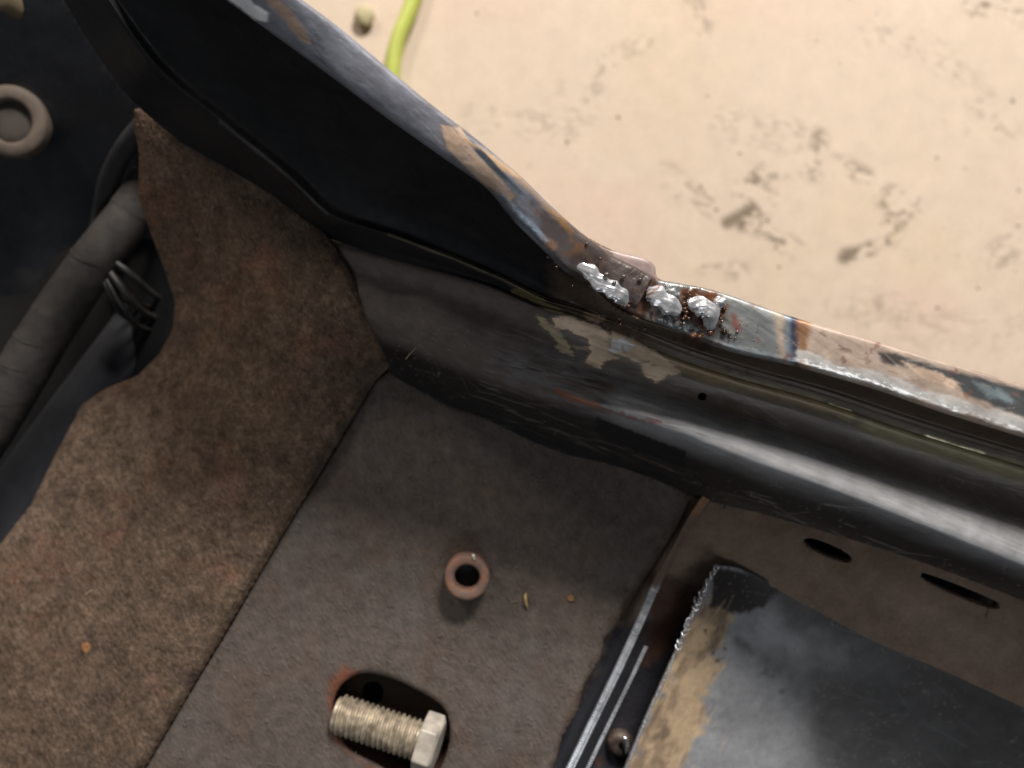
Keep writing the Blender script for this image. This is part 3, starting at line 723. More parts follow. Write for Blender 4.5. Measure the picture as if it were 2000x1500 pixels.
# tray panel lower right
tray_outline = [(1404, 1104), (1440, 1108), (1512, 1138), (1560, 1166), (1640, 1205), (1700, 1240), (1780, 1268), (1860, 1305), (1960, 1345), (2080, 1400), (2080, 1600), (1175, 1600), (1222, 1500), (1250, 1430), (1300, 1318), (1352, 1200), (1378, 1140)]
zt = tps([(1404, 1104, 2), (1350, 1200, 4), (1300, 1318, 5), (1222, 1500, 6), (1180, 1600, 6), (1420, 1200, 1), (1400, 1300, 0), (1340, 1450, 1), (1480, 1150, 1.5), (1560, 1200, 0), (1700, 1280, 1), (1860, 1350, 1), (2080, 1450, 1),
          (1600, 1340, -5), (1500, 1400, -6), (1450, 1560, -5), (1750, 1420, -7), (1900, 1500, -8), (2080, 1560, -8)])
def paint_tray(px, py):
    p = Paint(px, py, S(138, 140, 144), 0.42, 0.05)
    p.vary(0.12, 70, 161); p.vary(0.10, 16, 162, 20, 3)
    p.patch([(1500, 1290), (1600, 1270), (2080, 1420), (2080, 1600), (1650, 1600), (1600, 1450)], S(48, 46, 46), 0.5, 0.05, soft=60, warp=40, scale=90, seed=163, k=.85)  # darker right side: fall-off of the tray's reflected sheen put into the colour
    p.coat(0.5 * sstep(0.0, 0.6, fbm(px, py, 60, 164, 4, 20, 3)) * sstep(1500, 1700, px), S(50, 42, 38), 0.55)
    prim = [(1375, 1175), (1400, 1165), (1425, 1190), (1415, 1235), (1400, 1280), (1410, 1300), (1385, 1340), (1372, 1400), (1330, 1500), (1310, 1600), (1160, 1600), (1230, 1500), (1305, 1320), (1360, 1195)]
    p.patch(prim, S(172, 150, 122), 0.7, 0, soft=12, warp=26, scale=22, seed=165)
    p.mottle(S(118, 100, 82), 22, -0.1, 0.5, 0.75, 0.75, 0, within=prim, soft=10, seed=166, ang=-60, stretch=2)
    p.mottle(S(66, 56, 48), 15, 0.3, 0.5, 0.85, 0.7, 0, within=[(1370, 1180), (1440, 1190), (1440, 1300), (1360, 1310)], soft=10, seed=167)
    p.patch([(1395, 1110), (1440, 1110), (1520, 1150), (1490, 1185), (1440, 1200), (1385, 1185)], S(42, 36, 36), 0.75, 0, soft=6, warp=10, scale=18, seed=168)
    p.mottle(S(50, 54, 56), 30, 0.15, 0.5, 0.6, 0.6, 0, within=[(1390, 1300), (1520, 1300), (1560, 1380), (1400, 1400)], soft=20, seed=169)
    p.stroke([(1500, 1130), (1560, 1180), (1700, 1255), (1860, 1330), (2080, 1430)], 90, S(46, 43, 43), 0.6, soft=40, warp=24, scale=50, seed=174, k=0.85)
    p.mottle(S(84, 72, 60), 34, 0.05, 0.5, 0.7, 0.75, 0, within=prim, soft=12, seed=175, ang=-60, stretch=2)
    p.stroke([(1440, 1250), (1470, 1275)], 12, S(70, 70, 70), 0.6, soft=8, warp=8, scale=8, seed=170, k=.6)
    p.scratches(90, 22, 12, 15, 120, (1350, 1150, 2050, 1500), S(160, 162, 166), 0.16, 1.4, 14, 0.5)
    p.scratches(90, -62, 12, 10, 60, (1200, 1180, 1430, 1500), S(190, 170, 140), 0.4, 1.5, 15)
    p.dust(S(150, 140, 128), 0.84, 5, 0.5, 73)
    return p
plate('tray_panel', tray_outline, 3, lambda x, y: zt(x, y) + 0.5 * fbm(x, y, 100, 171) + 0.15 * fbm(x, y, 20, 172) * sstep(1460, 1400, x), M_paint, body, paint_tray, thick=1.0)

# sheared bright edge of the tray with curled burrs
def burr_edge():
    pts = [(1404, 1106, 3), (1385, 1135, 4), (1372, 1165, 4.6), (1350, 1205, 5), (1322, 1268, 5.6), (1300, 1320, 6), (1262, 1402, 6.6), (1225, 1495, 7), (1190, 1580, 7)]
    P = path_px(pts, 160)
    rng = np.random.RandomState(5)
    r = []
    for i in range(160):
        f = i / 159
        q = 0.40 + 0.10 * math.sin(i * 0.9) * (1 - f) + 0.10 * rng.rand() + (0.18 if 20 < i < 62 else 0)
        if i in (66, 67, 110, 111, 138): q *= 0.45
        r.append(q)
    return tube_mesh(P, r, 8, 0.9, jitter=0.15)
V, F = burr_edge()
sh = link_mesh('sheared_edge', V, F, M_steel, body)
Vb, Fb = [], []
rng = random.Random(11)
for (x, y, z, rr, a0) in [(1400, 1110, 4.2, 7, 1.2), (1392, 1122, 4.6, 6, 1.6), (1384, 1136, 4.8, 6, 1.4), (1364, 1172, 5.6, 10, 2.4), (1372, 1160, 5.2, 8, 2.0), (1359, 1186, 5.4, 7, 2.8),
                        (1347, 1216, 6.2, 9, 0.6), (1343, 1222, 5.8, 8, 2.2), (1336, 1236, 6.0, 6, 2.6), (1328, 1252, 6, 6, 2.4), (1325, 1262, 6.0, 7, 2.5)]:
    arc = []
    for k in range(9):
        a = a0 + k / 8 * 3.6
        arc.append(world(x + rr * math.cos(a) * 0.8, y - rr * math.sin(a), z + 0.6 * math.sin(k / 8 * 3.1)))
    v, f = tube_mesh(arc, [0.16, .22, .26, .28, .28, .26, .22, .18, .1], 6)
    Fb += [tuple(i + len(Vb) for i in q) for q in f]; Vb += list(v)
tag(link_mesh('burr', Vb, Fb, M_steel, body), kind='stuff')

# twin bright strip between board and channel
strip_c = [(1378, 972, 1.5), (1352, 1010, 1.2), (1325, 1060, 1.0), (1300, 1105, 1.0), (1278, 1150, 1.2), (1245, 1225, 1.6), (1205, 1312, 2.0), (1160, 1404, 2.4), (1116, 1495, 2.6), (1082, 1570, 2.6)]
def strip_rails(c, hw, h):
    R = []
    for o_, z_ in [(-1, -1.0), (-.85, .75), (-.5, 1.0), (0.1, .8), (.6, .9), (.95, .6), (1, -1.0)]:
        R.append([(a + o_ * hw * .9, b + o_ * hw * .42, c_ + h * z_) for a, b, c_ in c])
    return R
def paint_strip(px, py):
    p = Paint(px, py, S(110, 92, 80), 0.85)
    p.vary(0.15, 14, 181, -62, 4)
    p.patch([(1350, 960), (1400, 960), (1385, 1010), (1345, 1010)], S(150, 116, 84), 0.85, soft=8, warp=5, seed=182, k=.8)
    p.coat(sstep(1140, 1160, py + 8 * fbm(px, py, 8, 183)), (0.66, 0.68, 0.72), 0.30, 0.8)
    p.coat(sstep(1150, 1170, py) * sstep(0.3, 0.6, fbm(px, py, 7, 184, 4, -62, 3)) * .6, (0.12, 0.12, 0.13), 0.5, 0.5)
    return p
sheet('strip', strip_rails(strip_c, 9, 0.8), 220, 20, M_flange, body, paint_strip, thick=0)
strip2 = [(1262, 1262, 0.4), (1248, 1292, 0.8), (1228, 1335, 1.0), (1190, 1412, 1.4), (1155, 1485, 1.8), (1115, 1570, 2.0)]
sheet('strip', strip_rails(strip2, 4.5, 0.6), 140, 16, M_flange, body, paint_strip, thick=0)

# ------------------------------------------------------------------ weld beads
def bead(path, rad, seed, cols, flat=0.42):
    n = 64; seg = 40
    P = path_px(path, n); V = []; F = []; px = []; py = []
    c = catmull(path, n)
    for i in range(n):
        f = i / (n - 1)
        t = P[min(i + 1, n - 1)] - P[max(i - 1, 0)]; t /= np.linalg.norm(t)
        s = np.cross(t, (0, 0, 1)); s /= np.linalg.norm(s); u = np.cross(s, t)
        env = max(0.0, 1 - abs(2 * f - 1) ** 3.2) ** 0.5
        rp = 1 + 0.13 * math.sin(f * rad[1] * 2 * math.pi + 1.1)
        for k in range(seg):
            a = 2 * math.pi * k / seg
            nz = float(vnoise(np.array(f * 7 + 3 * math.cos(a)), np.array(3 * math.sin(a) + seed), seed)) - 0.5
            nz2 = float(vnoise(np.array(f * 20 + 7 * math.cos(a)), np.array(7 * math.sin(a) + seed), seed + 4)) - 0.5
            r = rad[0] * env * rp * (1 + 0.36 * nz + 0.10 * nz2)
            V.append(P[i] + r * (math.cos(a) * s + flat * math.sin(a) * u))
            px.append(c[i, 0] + 8 * math.cos(a)); py.append(c[i, 1] + 8 * math.sin(a))
    for i in range(n - 1):
        for k in range(seg):
            a, b = i * seg + k, i * seg + (k + 1) % seg
            F.append((a, b, b + seg, a + seg))
    o = link_mesh('weld_bead', V, F, M_weld, body)
    p = Paint(np.array(px), np.array(py), (0.62, 0.63, 0.66), 0.28, 0.6)
    p.mottle(cols, 12, 0.25, 0.55, 0.8, 0.5, 0.2, seed=seed)
    set_paint(o, p.c, p.r, p.m)
    return o
bead([(1128, 516, 56), (1150, 530, 56.2), (1170, 550, 56), (1195, 565, 55.6), (1212, 578, 55.2), (1224, 598, 54)], (1.75, 5), 3, S(92, 66, 54))
bead([(1262, 572, 53.5), (1275, 575, 54), (1292, 584, 54.2), (1312, 598, 54), (1328, 612, 53)], (2.1, 3), 8, S(120, 84, 70), 0.45)
bead([(1345, 600, 53), (1358, 596, 53.6), (1378, 602, 54), (1388, 618, 53.6), (1385, 645, 52)], (2.0, 3), 15, S(110, 74, 60), 0.48)
bead([(1398, 584, 52.4), (1405, 590, 52.8), (1410, 600, 52.5)], (1.5, 2), 21, S(60, 40, 36), 0.7)

# spatter
Vs, Fs = [], []
rng = random.Random(4)
ico = bmesh.new(); bmesh.ops.create_icosphere(ico, subdivisions=1, radius=1)
iv = [np.array(v.co) for v in ico.verts]; ifc = [tuple(v.index for v in f.verts) for f in ico.faces]; ico.free()
spots = [(1075, 466, 58, .35), (1218, 540, 56, .5), (1185, 536, 57, .6), (1200, 552, 56.5, .45), (1172, 505, 57, .4), (1250, 546, 55.5, .5), (1146, 476, 57.5, .35), (1395, 640, 52, .45), (1425, 652, 51.8, .4),
         (1440, 648, 51.8, .35), (1450, 668, 51, .5), (1456, 675, 50, .45), (1462, 664, 51, .3), (1335, 632, 52.6, .5), (1345, 622, 52.6, .45), (1070, 502, 56, .4), (1085, 512, 54.5, .4), (1100, 500, 56.5, .3),
         (1410, 628, 52.3, .4), (1405, 605, 53, .5), (1412, 592, 53, .4), (1396, 597, 53.6, .4), (1210, 622, 51, .4), (1170, 615, 48, .5), (1260, 642, 49, .4)]
for _ in range(60):
    t = rng.random(); spots.append((1120 + 380 * t + rng.gauss(0, 14), 515 + 150 * t + rng.gauss(0, 16), 53.8 - 2.6 * t + rng.random(), 0.10 + 0.15 * rng.random()))
for (x, y, z, r) in spots:
    c = np.array(world(x, y, z)); Fs += [tuple(i + len(Vs) for i in f) for f in ifc]
    Vs += [c + v * r * np.array((1 + .3 * rng.random(), 1, .8)) for v in iv]
M_spat = mat_plain('weld_spatter', (0.20, 0.16, 0.14), 0.35, 0.7, fine=500, cvar=0.5)
tag(link_mesh('weld_spatter', Vs, Fs, M_spat, body), kind='stuff')

Vs, Fs = [], []
rng = random.Random(14)
for k in range(90):
    cx_, cy_, sx_, sy_ = rng.choice([(1235, 545, 26, 16), (1235, 590, 14, 18), (1405, 594, 9, 10), (1340, 602, 8, 14), (1200, 530, 30, 12), (1130, 500, 24, 14), (1385, 650, 30, 8)])
    x, y = rng.gauss(cx_, sx_), rng.gauss(cy_, sy_)
    c = np.array(world(x, y, 55.6 - (x - 1130) * 0.0125)); r = rng.uniform(.2, .62)
    if y < 500 + (x - 1190) * 0.33: continue
    Fs += [tuple(i + len(Vs) for i in f) for f in ifc]
    Vs += [c + v * r * np.array((1 + .6 * rng.random(), 1 + .4 * rng.random(), .55)) for v in iv]
M_slag = mat_plain('glassy_brown_slag', S(74, 46, 30), 0.18, 0.0, fine=300, cvar=0.6, bump=0.2)
tag(link_mesh('weld_slag', Vs, Fs, M_slag, body), kind='stuff')

# lint on the felt board
def curl(x, y, z, L, a, bend, r):
    pts = []
    for k in range(6):
        pts.append(world(x, y, z + 0.35 * math.sin(k / 5 * 3.14)))
        x += L / 5 * math.cos(a); y -= L / 5 * math.sin(a); a += bend / 5
    return tube_mesh(pts, r, 3, cap=False)
Vl, Fl = [], []
rng = random.Random(9)
bo = np.array(board_outline)
cand = [(rng.uniform(300, 1350), rng.uniform(740, 1500)) for _ in range(2600)]
cx = np.array([c[0] for c in cand]); cy = np.array([c[1] for c in cand])
ok = (poly_sd(cx, cy, board_outline) < -8) & (poly_sd(cx, cy, slot) > 6)
for x, y, k in zip(cx, cy, ok):
    if not k: continue
    v, f = curl(x, y, 0.30, rng.uniform(5, 16), rng.gauss(1.1, 0.7), rng.uniform(-2.5, 2.5), rng.choice((.025, .03, .04, .06)))
    Fl += [tuple(i + len(Vl) for i in q) for q in f]; Vl += list(v)
tag(link_mesh('lint', Vl, Fl, M_lint, body), kind='stuff')

# ================================================================== brown carpet
carpet_outline = [(262, 214), (285, 208), (340, 222), (400, 262), (470, 318), (540, 362), (600, 418), (650, 470), (690, 540), (715, 610), (745, 665), (764, 712), (752, 728), (735, 742), (560, 1033), (285, 1497), (232, 1580),
                  (-90, 1580), (-90, 1200), (0, 1062), (60, 985), (112, 880), (160, 790), (200, 762), (265, 735), (312, 690), (338, 640), (342, 590), (322, 530), (292, 450), (270, 380), (272, 300), (262, 250)]
carpet_z = tps([(265, 220, -4), (300, 400, -16), (340, 590, -26), (250, 740, -26), (160, 800, -24), (0, 1060, -22), (-80, 1200, -22), (-80, 1560, -14), (600, 430, 12), (660, 490, 17), (480, 330, 8), (380, 250, 4), (720, 620, 16),
                (762, 712, 5), (735, 742, 2.6), (560, 1033, 2.2), (285, 1497, 2.2), (232, 1570, 2.2), (560, 700, 6), (640, 800, 4.5), (480, 560, 0), (400, 900, -4), (300, 1150, -3), (150, 1300, -7), (430, 1160, 2.6), (100, 1100, -15), (500, 860, 2.5)])
def paint_carpet(px, py):
    p = Paint(px, py, S(103, 88, 76), 0.95)
    p.vary(0.16, 60, 191); p.vary(0.5, 7, 192, 0, 1, 3); p.vary(0.18, 14, 193, 58, 3)
    p.coat(0.55 * sstep(0.1, 0.7, fbm(px, py, 75, 194)), S(128, 92, 78))
    p.coat(0.6 * sstep(0.1, 0.6, fbm(px, py, 60, 195)), S(82, 70, 66))
    p.coat(0.5 * sstep(0.2, 0.6, fbm(px, py, 22, 196)), S(74, 60, 50))
    p.coat(0.3 * sstep(900, 500, py + .3 * px), S(72, 56, 48))  # upper carpet darkened: shade there is painted into the colour
    p.coat(0.8 * sstep(9, 3, np.hypot(px - 170, (py - 1262))), S(140, 96, 58))
    return p
carpet = plate('carpet', carpet_outline, 3, lambda x, y: carpet_z(x, y) + 0.5 * fbm(x, y, 70, 197) + 0.22 * fbm(x, y, 9, 198), M_carpet, None, paint_carpet, thick=3.0, drop=3.2, drop_w=26)
tag(carpet, 'worn mottled brown carpet with a curved cut edge beside the dark pipe', 'carpet')
rng2 = np.random.RandomState(12)
n = 60000
fx = rng2.uniform(-60, 770, n); fy = rng2.uniform(205, 1540, n)
m = poly_sd(fx, fy, carpet_outline) < -2
fx, fy = fx[m], fy[m]; n = len(fx)
fe = np.maximum(-poly_sd(fx, fy, carpet_outline), 0)
fz = carpet_z(fx, fy) + 0.5 * fbm(fx, fy, 70, 197) + 0.1 - 3.2 * (1 - np.clip(fe / 26, 0, 1)) ** 2
A, B, C = world(fx, fy, fz)
ang = rng2.normal(math.radians(-58), 0.55, n) + math.pi * (rng2.rand(n) > .5); Ln = rng2.uniform(0.5, 1.7, n); hh = rng2.uniform(0.05, 0.55, n); wd = rng2.uniform(0.03, 0.06, n)
dx, dy = np.cos(ang), np.sin(ang)
V0 = np.c_[A - dy * wd, B + dx * wd, C]; V1 = np.c_[A + dy * wd, B - dx * wd, C]; V2 = np.c_[A + dx * Ln, B + dy * Ln, C + hh]
VV = np.stack([V0, V1, V2], 1).reshape(-1, 3)
FF = np.arange(n * 3).reshape(-1, 3)
carpet['_o'] = list(np.array(carpet.location) / MM)
M_fibre2 = mat_plain('dark_carpet_fibre', S(66, 54, 46), 0.9, fine=150, cvar=0.4, spec=0.05)
half = (n // 2) * 3
tag(link_mesh('pile', VV[:half], FF[:n // 2], M_fibre, carpet, smooth=False), kind='stuff')
tag(link_mesh('pile', VV[half:], FF[:n - n // 2], M_fibre2, carpet, smooth=False), kind='stuff')

# ================================================================== spacer ring on the board
M_ring = mat_plain('rusty_spacer', S(122, 104, 96), 0.75, 0.0, fine=420, cvar=0.3, bump=0.9, col2=S(136, 98, 78))
rc = world(912, 1122, 0.3)
ring = empty('spacer_ring', rc); ring['_o'] = list(rc)
tag(ring, 'small rusty metal spacer ring standing on the grey felt floor board', 'spacer')
H = 6.0
prof = [(3.4, -3), (3.4, 2.6), (3.5, H - .9), (3.8, H - .25), (4.2, H - .05), (5.2, H), (5.8, H - .15), (6.15, H - .5), (6.3, H - 1.2), (6.3, 0)]
rr = lathe('ring_wall', prof, (rc[0] + .1, rc[1] + .15, rc[2]), 64, M_ring, ring, tilt=(-0.03, 0.03), wob=0.008)
# chip of pale metal on the rim
M_chip = mat_plain('pale_chip', S(190, 184, 176), 0.4, 0.4, fine=800)
cc = world(924, 1086, 6.2)
v, f = tube_mesh([(cc[0] - .35, cc[1] + .5, 5.7), (cc[0], cc[1], 6.25), (cc[0] + .35, cc[1] - .9, 6.2), (cc[0] + .5, cc[1] - 1.6, 5.4)], [.25, .6, .5, .2], 8, 0.5)
link_mesh('rim_chip', v, f, M_chip, ring)
# dark disc low in its bore
v = []; k = 28
for i in range(k): v.append((rc[0] + 3.35 * math.cos(2 * math.pi * i / k), rc[1] + 3.35 * math.sin(2 * math.pi * i / k), 0.45))
link_mesh('bore_bottom', v, [tuple(range(k))], M_black, ring)

# ================================================================== bolt in the slot
def build_bolt():
    a = np.array(world(655, 1392, -2.0)); b = np.array(world(820, 1447, 1.4))
    ax = b - a; L = np.linalg.norm(ax); ax /= L
    s = np.cross(ax, (0, 0, 1)); s /= np.linalg.norm(s); u = np.cross(s, ax)
    e = empty('bolt', a); e['_o'] = list(a)
    tag(e, 'yellowish zinc hex bolt with full thread lying in the slot of the floor board', 'bolt')
    V = []; F = []; seg = 40; turns = 16; spt = 10; n = turns * spt
    for i in range(n + 1):
        for k in range(seg):
            an = 2 * math.pi * k / seg
            ph = (i / spt + k / seg) % 1.0
            tri = 1 - abs(2 * ph - 1)
            r = 4.7 + 0.85 * min(1, tri * 1.25)
            if i < 8: r *= 0.82 + 0.18 * i / 8
            if i > n - 6: r = 5.0
            V.append(a + ax * (L * i / n) + r * (math.cos(an) * s + math.sin(an) * u))
    for i in range(n):
        for k in range(seg):
            p, q = i * seg + k, i * seg + (k + 1) % seg
            F.append((p, q, q + seg, p + seg))
    F.append(tuple(range(seg))[::-1]); F.append(tuple(range(n * seg, (n + 1) * seg)))
    link_mesh('threaded_shank', V, F, M_zinc, e)
    # hex head with chamfered crown
    bm = bmesh.new(); R = 8.6; T_ = 5.6
    rings = []
    for (t, r, rnd) in [(0, R, 0), (T_ - 0.9, R, 0), (T_, R * 0.86, 1), (T_ + 0.02, R * 0.55, 1)]:
        row = []
        for k in range(24):
            an = 2 * math.pi * k / 24 + 0.22
            hexr = math.cos(math.pi / 6) / math.cos(((an - 0.22) % (math.pi / 3)) - math.pi / 6)
            rr_ = r * (hexr if not rnd else 0.92)
            row.append(bm.verts.new(b + ax * t + rr_ * (math.cos(an) * s + math.sin(an) * u)))
        rings.append(row)
    for q in range(3):
        for k in range(24): bm.faces.new((rings[q][k], rings[q][(k + 1) % 24], rings[q + 1][(k + 1) % 24], rings[q + 1][k]))
    bm.faces.new(rings[0][::-1]); bm.faces.new(rings[3])
    V = [tuple(v.co) for v in bm.verts]; bm.verts.index_update(); F = [tuple(v.index for v in f.verts) for f in bm.faces]; bm.free()
    h = link_mesh('hex_head', V, F, M_zinc_head, e, smooth=False)
    bv = h.modifiers.new('worn_edges', 'BEVEL'); bv.width = 0.0005; bv.segments = 3; bv.limit_method = 'ANGLE'; bv.angle_limit = math.radians(25)
build_bolt()

# ================================================================== things at the left
M_tape = mat_plain('cloth_taped_pipe', S(42, 38, 35), 0.75, fine=200, cvar=0.35, bump=0.6, bumpd=0.0006)
def build_pipe():
    path = [(300, 350, -46), (250, 425, -44), (170, 530, -42), (90, 650, -40), (20, 765, -38), (-60, 890, -36), (-140, 1010, -35)]
    P = path_px(path, 200)
    e = empty('taped_pipe', P[100]); e['_o'] = list(P[100])
    tag(e, 'grey cloth taped round pipe slanting from behind the carpet to the left edge', 'pipe')
    R = []
    for i in range(200):
        t = (i / 31.0) % 1
        R.append(6.9 + 1.8 * i / 200 + 0.16 * t)
    v, f = tube_mesh(P, R, 32, jitter=0.012)
    link_mesh('pipe_wall', v, f, M_tape, e)
    for c in (60, 104, 118, 136, 150):
        i = c
        t = P[i + 1] - P[i]; t /= np.linalg.norm(t); s = np.cross(t, (0, 0, 1)); s /= np.linalg.norm(s); u = np.cross(s, t)
        arc = [P[i] + t * (2.2 * math.sin(a * 1.3)) + (R[i] + .05) * (math.cos(a) * s + math.sin(a) * u) for a in np.linspace(0.3, 2.2, 14)]
        vv, ff = tube_mesh(arc, [.1, .22, .25, .25, .3, .25, .25, .25, .3, .25, .22, .2, .15, .1], 6)
        link_mesh('tape_fold', vv, ff, M_tape, e)
build_pipe()

M_bar = mat_plain('dark_blue_grey_bar', S(52, 54, 60), 0.55, fine=120, cvar=0.2, spec=0.4)
def build_bar():
    path = [(330, 560, -66), (255, 660, -63), (150, 800, -60), (40, 950, -58), (-100, 1150, -56)]
    P = path_px(path, 60); V = []; F = []
    prof = [(-9, -5), (-9, 1.5), (-8.4, 2.6), (-7, 3), (7, 3), (8.4, 2.6), (9, 1.5), (9, -5)]
    for i in range(60):
        t = P[min(i + 1, 59)] - P[max(i - 1, 0)]; t /= np.linalg.norm(t); s = np.cross(t, (0, 0, 1)); s /= np.linalg.norm(s); u = np.cross(s, t)
        for a, b in prof: V.append(P[i] + s * a + u * b)
    m = len(prof)
    for i in range(59):
        for k in range(m):
            a, b = i * m + k, i * m + (k + 1) % m
            F.append((a, b, b + m, a + m))
    F.append(tuple(range(m))[::-1]); F.append(tuple(range(59 * m, 60 * m)))
    o = link_mesh('flat_bar', V, F, M_bar, None)
    tag(o, 'dark blue grey flat bar running between the taped pipe and the carpet edge', 'bar')
build_bar()

M_wire = mat_plain('dark_wire_sleeve', S(36, 34, 32), 0.5, fine=300, cvar=0.3)
def build_wires():
    e = empty('wire_bundle', world(250, 550, -40)); e['_o'] = list(world(250, 550, -40))
    tag(e, 'small bundle of dark wires curling off the taped pipe into the black gap', 'wires')
    for k, (o1, o2, r) in enumerate([(0, 0, 1.0), (12, 16, 1.3), (-14, 22, 0.9), (20, -12, 1.2), (-18, -4, 0.8), (4, 34, .8)]):
        v, f = tube_mesh(path_px([(140 + o1 * .3, 500 + o2 * .4, -54), (188 + o1 * .5, 505 + o2 * .5, -43), (228 + o1, 545 + o2 * 1.3, -42), (268 + o1 * 1.5, 590 + o2 * 1.4, -52), (330 + o1, 615 + o2, -66)], 30), r, 8)
        link_mesh('wire', v, f, M_wire, e)
build_wires()

M_grom = mat_plain('grimy_tan_rubber', S(84, 74, 65), 0.75, fine=160, cvar=0.25, bump=0.3)
gc = world(20, 237, -46)
gr = empty('grommet', gc); gr['_o'] = list(gc)
tag(gr, 'grimy tan rubber grommet ring on the dark bulkhead at the left edge', 'grommet')
lathe('ring', [(7.0, -3), (7.0, 0.2), (7.3, 0.8), (8.2, 1.1), (9.4, 1.2), (11.2, 0.9), (11.9, 0.2), (12.0, -4)], gc, 48, M_grom, gr, tilt=(0.1, 0.12))
M_plug = mat_plain('grey_plug', S(60, 54, 50), 0.8, fine=160, cvar=0.25)
lathe('plug', [(0.01, -1.3), (4, -1.4), (6.0, -1.7), (7.2, -2.2)], gc, 40, M_plug, gr, tilt=(0.1, 0.12))

M_hose = mat_plain('matt_black_hose', (0.02, 0.02, 0.022), 0.6, fine=200)
v, f = tube_mesh(path_px([(300, 225, -24), (248, 285, -34), (215, 350, -44), (200, 420, -54), (190, 480, -58)], 40), 3.4, 16)
tag(link_mesh('black_hose', v, f, M_hose, None), 'short matt black hose running down from the carpet tip to the taped pipe', 'hose')

M_tan = mat_plain('tan_cloth_tab', S(96, 84, 62), 0.8, fine=200)
v, f = tube_mesh(path_px([(-40, -45, -15), (-5, -10, -16), (18, 14, -18), (30, 32, -22)], 16), [5, 5.5, 5, 2.5], 12, 0.4) if False else tube_mesh(path_px([(-40, -45, -8), (-5, -8, -9), (14, 10, -11), (26, 28, -15)], 16), [4.6] * 12 + [4.2, 3.6, 2.8, 1.6], 12, 0.4)
tag(link_mesh('cloth_tab', v, f, M_tan, None), 'blurred olive tan tab poking out of the top left corner', 'tab')

# ================================================================== small loose things
M_chipw = mat_plain('straw_husk', S(150, 132, 84), 0.6, fine=900, cvar=0.4)
v, f = tube_mesh(path_px([(1027, 1158, .5), (1026, 1168, .9), (1028, 1180, .9), (1031, 1190, .4)], 12), [.12, .3, .42, .5, .52, .52, .5, .46, .4, .3, .2, .1], 8, 0.6)
tag(link_mesh('seed_husk', v, f, M_chipw, None), 'tiny straw coloured seed husk on the felt board right of the spacer ring', 'husk')
M_flake = mat_plain('orange_rust_flake', S(140, 100, 62), 0.8, fine=900, cvar=0.3)
def flake(x, y, z, s, label):
    c = world(x, y, z); V = []; k = 9; r_ = random.Random(int(x))
    for lv in (0, 0.35):
        for i in range(k):
            q = s * (0.7 + 0.5 * r_.random()); V.append((c[0] + q * math.cos(6.283 * i / k), c[1] + q * 1.2 * math.sin(6.283 * i / k), c[2] + lv))
    F = [tuple(range(k, 2 * k)), tuple(range(k))[::-1]] + [(i, (i + 1) % k, k + (i + 1) % k, k + i) for i in range(k)]
    return tag(link_mesh('rust_flake', V, F, M_flake, None, smooth=False), label, 'flake', 'orange rust flakes on floor covering')
flake(1115, 1168, 0.2, 0.9, 'orange rust flake on the grey felt board right of the seed husk')
flake(168, 1264, float(carpet_z(np.array([168.]), np.array([1264.]))[0]) + .3, 1.3, 'orange rust flake lying on the brown carpet at lower left')

M_hair = mat_plain('dry_grass_fibre', S(170, 156, 120), 0.6, fine=900)
def strand(pts, r, label):
    v, f = tube_mesh(path_px(pts, 14), r, 5)
    return tag(link_mesh('grass_strand', v, f, M_hair, None), label, 'strand', 'loose dry strands')
strand([(164, 1164, -9), (170, 1158, -8.6), (180, 1152, -8.8)], .12, 'short pale strand stuck on the brown carpet above the orange flake')
strand([(792, 702, 17.5), (800, 692, 18.4), (812, 680, 20.6)], .09, 'thin pale strand on the dark front end of the sill')
strand([(592, 568, 10.5), (598, 574, 10.9), (604, 588, 10.5)], .14, 'pale grey strand on the upper part of the brown carpet')

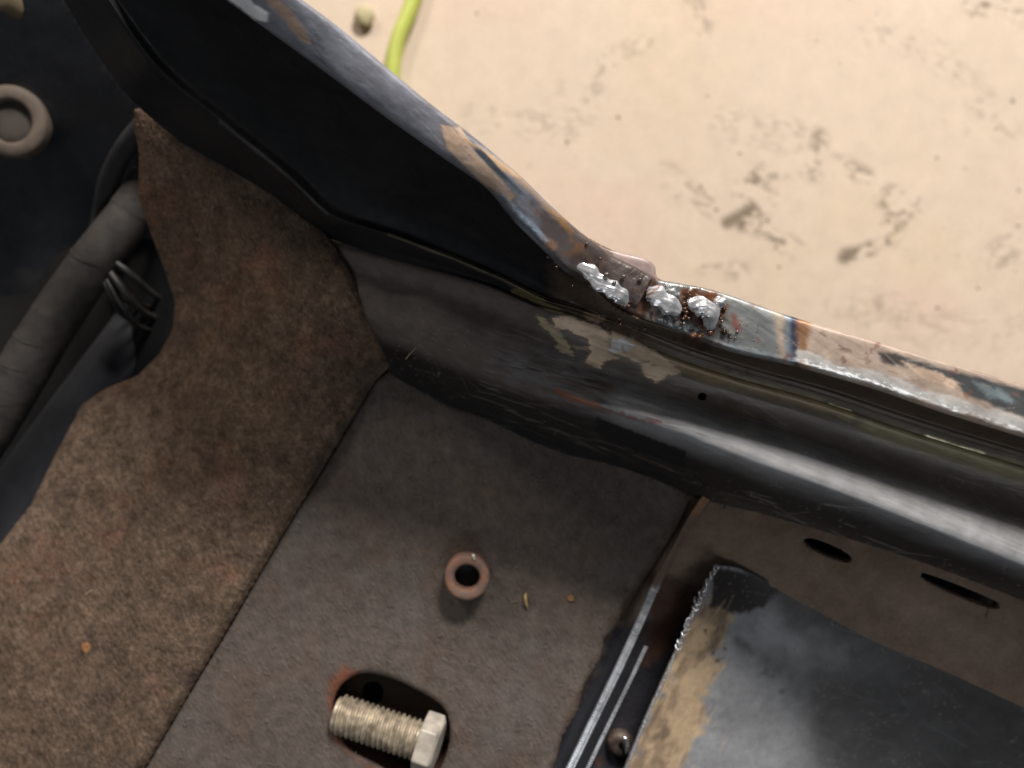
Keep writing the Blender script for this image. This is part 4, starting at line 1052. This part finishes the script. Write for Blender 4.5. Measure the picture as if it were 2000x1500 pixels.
# screw sitting in the channel
def build_screw():
    c = np.array(world(1212, 1452, -5.5))
    e = empty('screw', c); e['_o'] = list(c)
    tag(e, 'dull round headed screw sitting at the bottom of the dark channel', 'screw')
    M_scr = mat_plain('dull_screw_steel', S(80, 68, 62), 0.6, 0.2, fine=500, cvar=0.5, bump=.6)
    lathe('head', [(0.6, 1.6), (1.5, 1.9), (2.6, 1.6), (3.5, 0.9), (3.9, 0.0), (3.9, -1.5)], c, 28, M_scr, e, wob=.03)
    lathe('recess', [(0.01, 0.9), (0.6, 1.6)], c, 12, M_black, e)
    v, f = tube_mesh(path_px([(1216, 1438, -2), (1224, 1446, -1.6), (1226, 1462, -2), (1222, 1472, -3)], 14), [.3, .5, .6, .6, .55, .5, .6, .7, .8, .8, .7, .6, .4, .2], 8)
    link_mesh('swarf', v, f, M_steel, e)
build_screw()

# ================================================================== green cord and pebble on the ground
M_cord = mat_plain('lime_green_cable', (0.50, 0.56, 0.11), 0.42, fine=60, cvar=0.08, bump=0.1)
R_c = 4.2
v, f = tube_mesh(path_px([(850, -150, ZF + R_c), (822, -50, ZF + R_c), (800, 20, ZF + R_c + .3), (778, 75, ZF + R_c + .5), (768, 125, ZF + R_c + .5), (768, 180, ZF + R_c), (790, 250, ZF + R_c), (840, 330, ZF + R_c)], 90), R_c, 24)
tag(link_mesh('cable', v, f, M_cord, None), 'bright lime green cable curving over the cream garage floor behind the pillar', 'cable')

Vg, Fg = [], []
rng = random.Random(21)
for k in range(34):
    x, y = rng.uniform(750, 2040), rng.uniform(-20, 760)
    c = np.array(world(x, y, ZF + 0.3)); r = rng.uniform(.25, .75)
    Fg += [tuple(i + len(Vg) for i in f) for f in ifc]
    Vg += [c + v * r * np.array((1 + .8 * rng.random(), 1, .6)) for v in iv]
tag(link_mesh('grit', Vg, Fg, mat_plain('brown_grit', S(150, 128, 104), 0.9, fine=200, cvar=0.5), None), kind='stuff')
M_peb = mat_plain('grey_green_pebble', S(186, 176, 140), 0.8, fine=120, cvar=0.18, bump=0.5, bumpd=0.001)
bm = bmesh.new(); bmesh.ops.create_icosphere(bm, subdivisions=4, radius=1)
pc = np.array(world(713, 32, ZF + 3.4)); V = []
for q in bm.verts:
    c = np.array(q.co); nn = 1 + 0.30 * (float(vnoise(np.array(c[0] * 1.6 + c[2]), np.array(c[1] * 1.6), 5)) - .5)
    V.append(pc + c * nn * np.array((5.4, 5.9, 3.6)))
bm.verts.index_update(); F = [tuple(q.index for q in f_.verts) for f_ in bm.faces]; bm.free()
tag(link_mesh('pebble', V, F, M_peb, None), 'small round greyish green pebble on the cream garage floor left of the cable', 'pebble')

for o in bpy.data.objects:
    if '_o' in o: del o['_o']
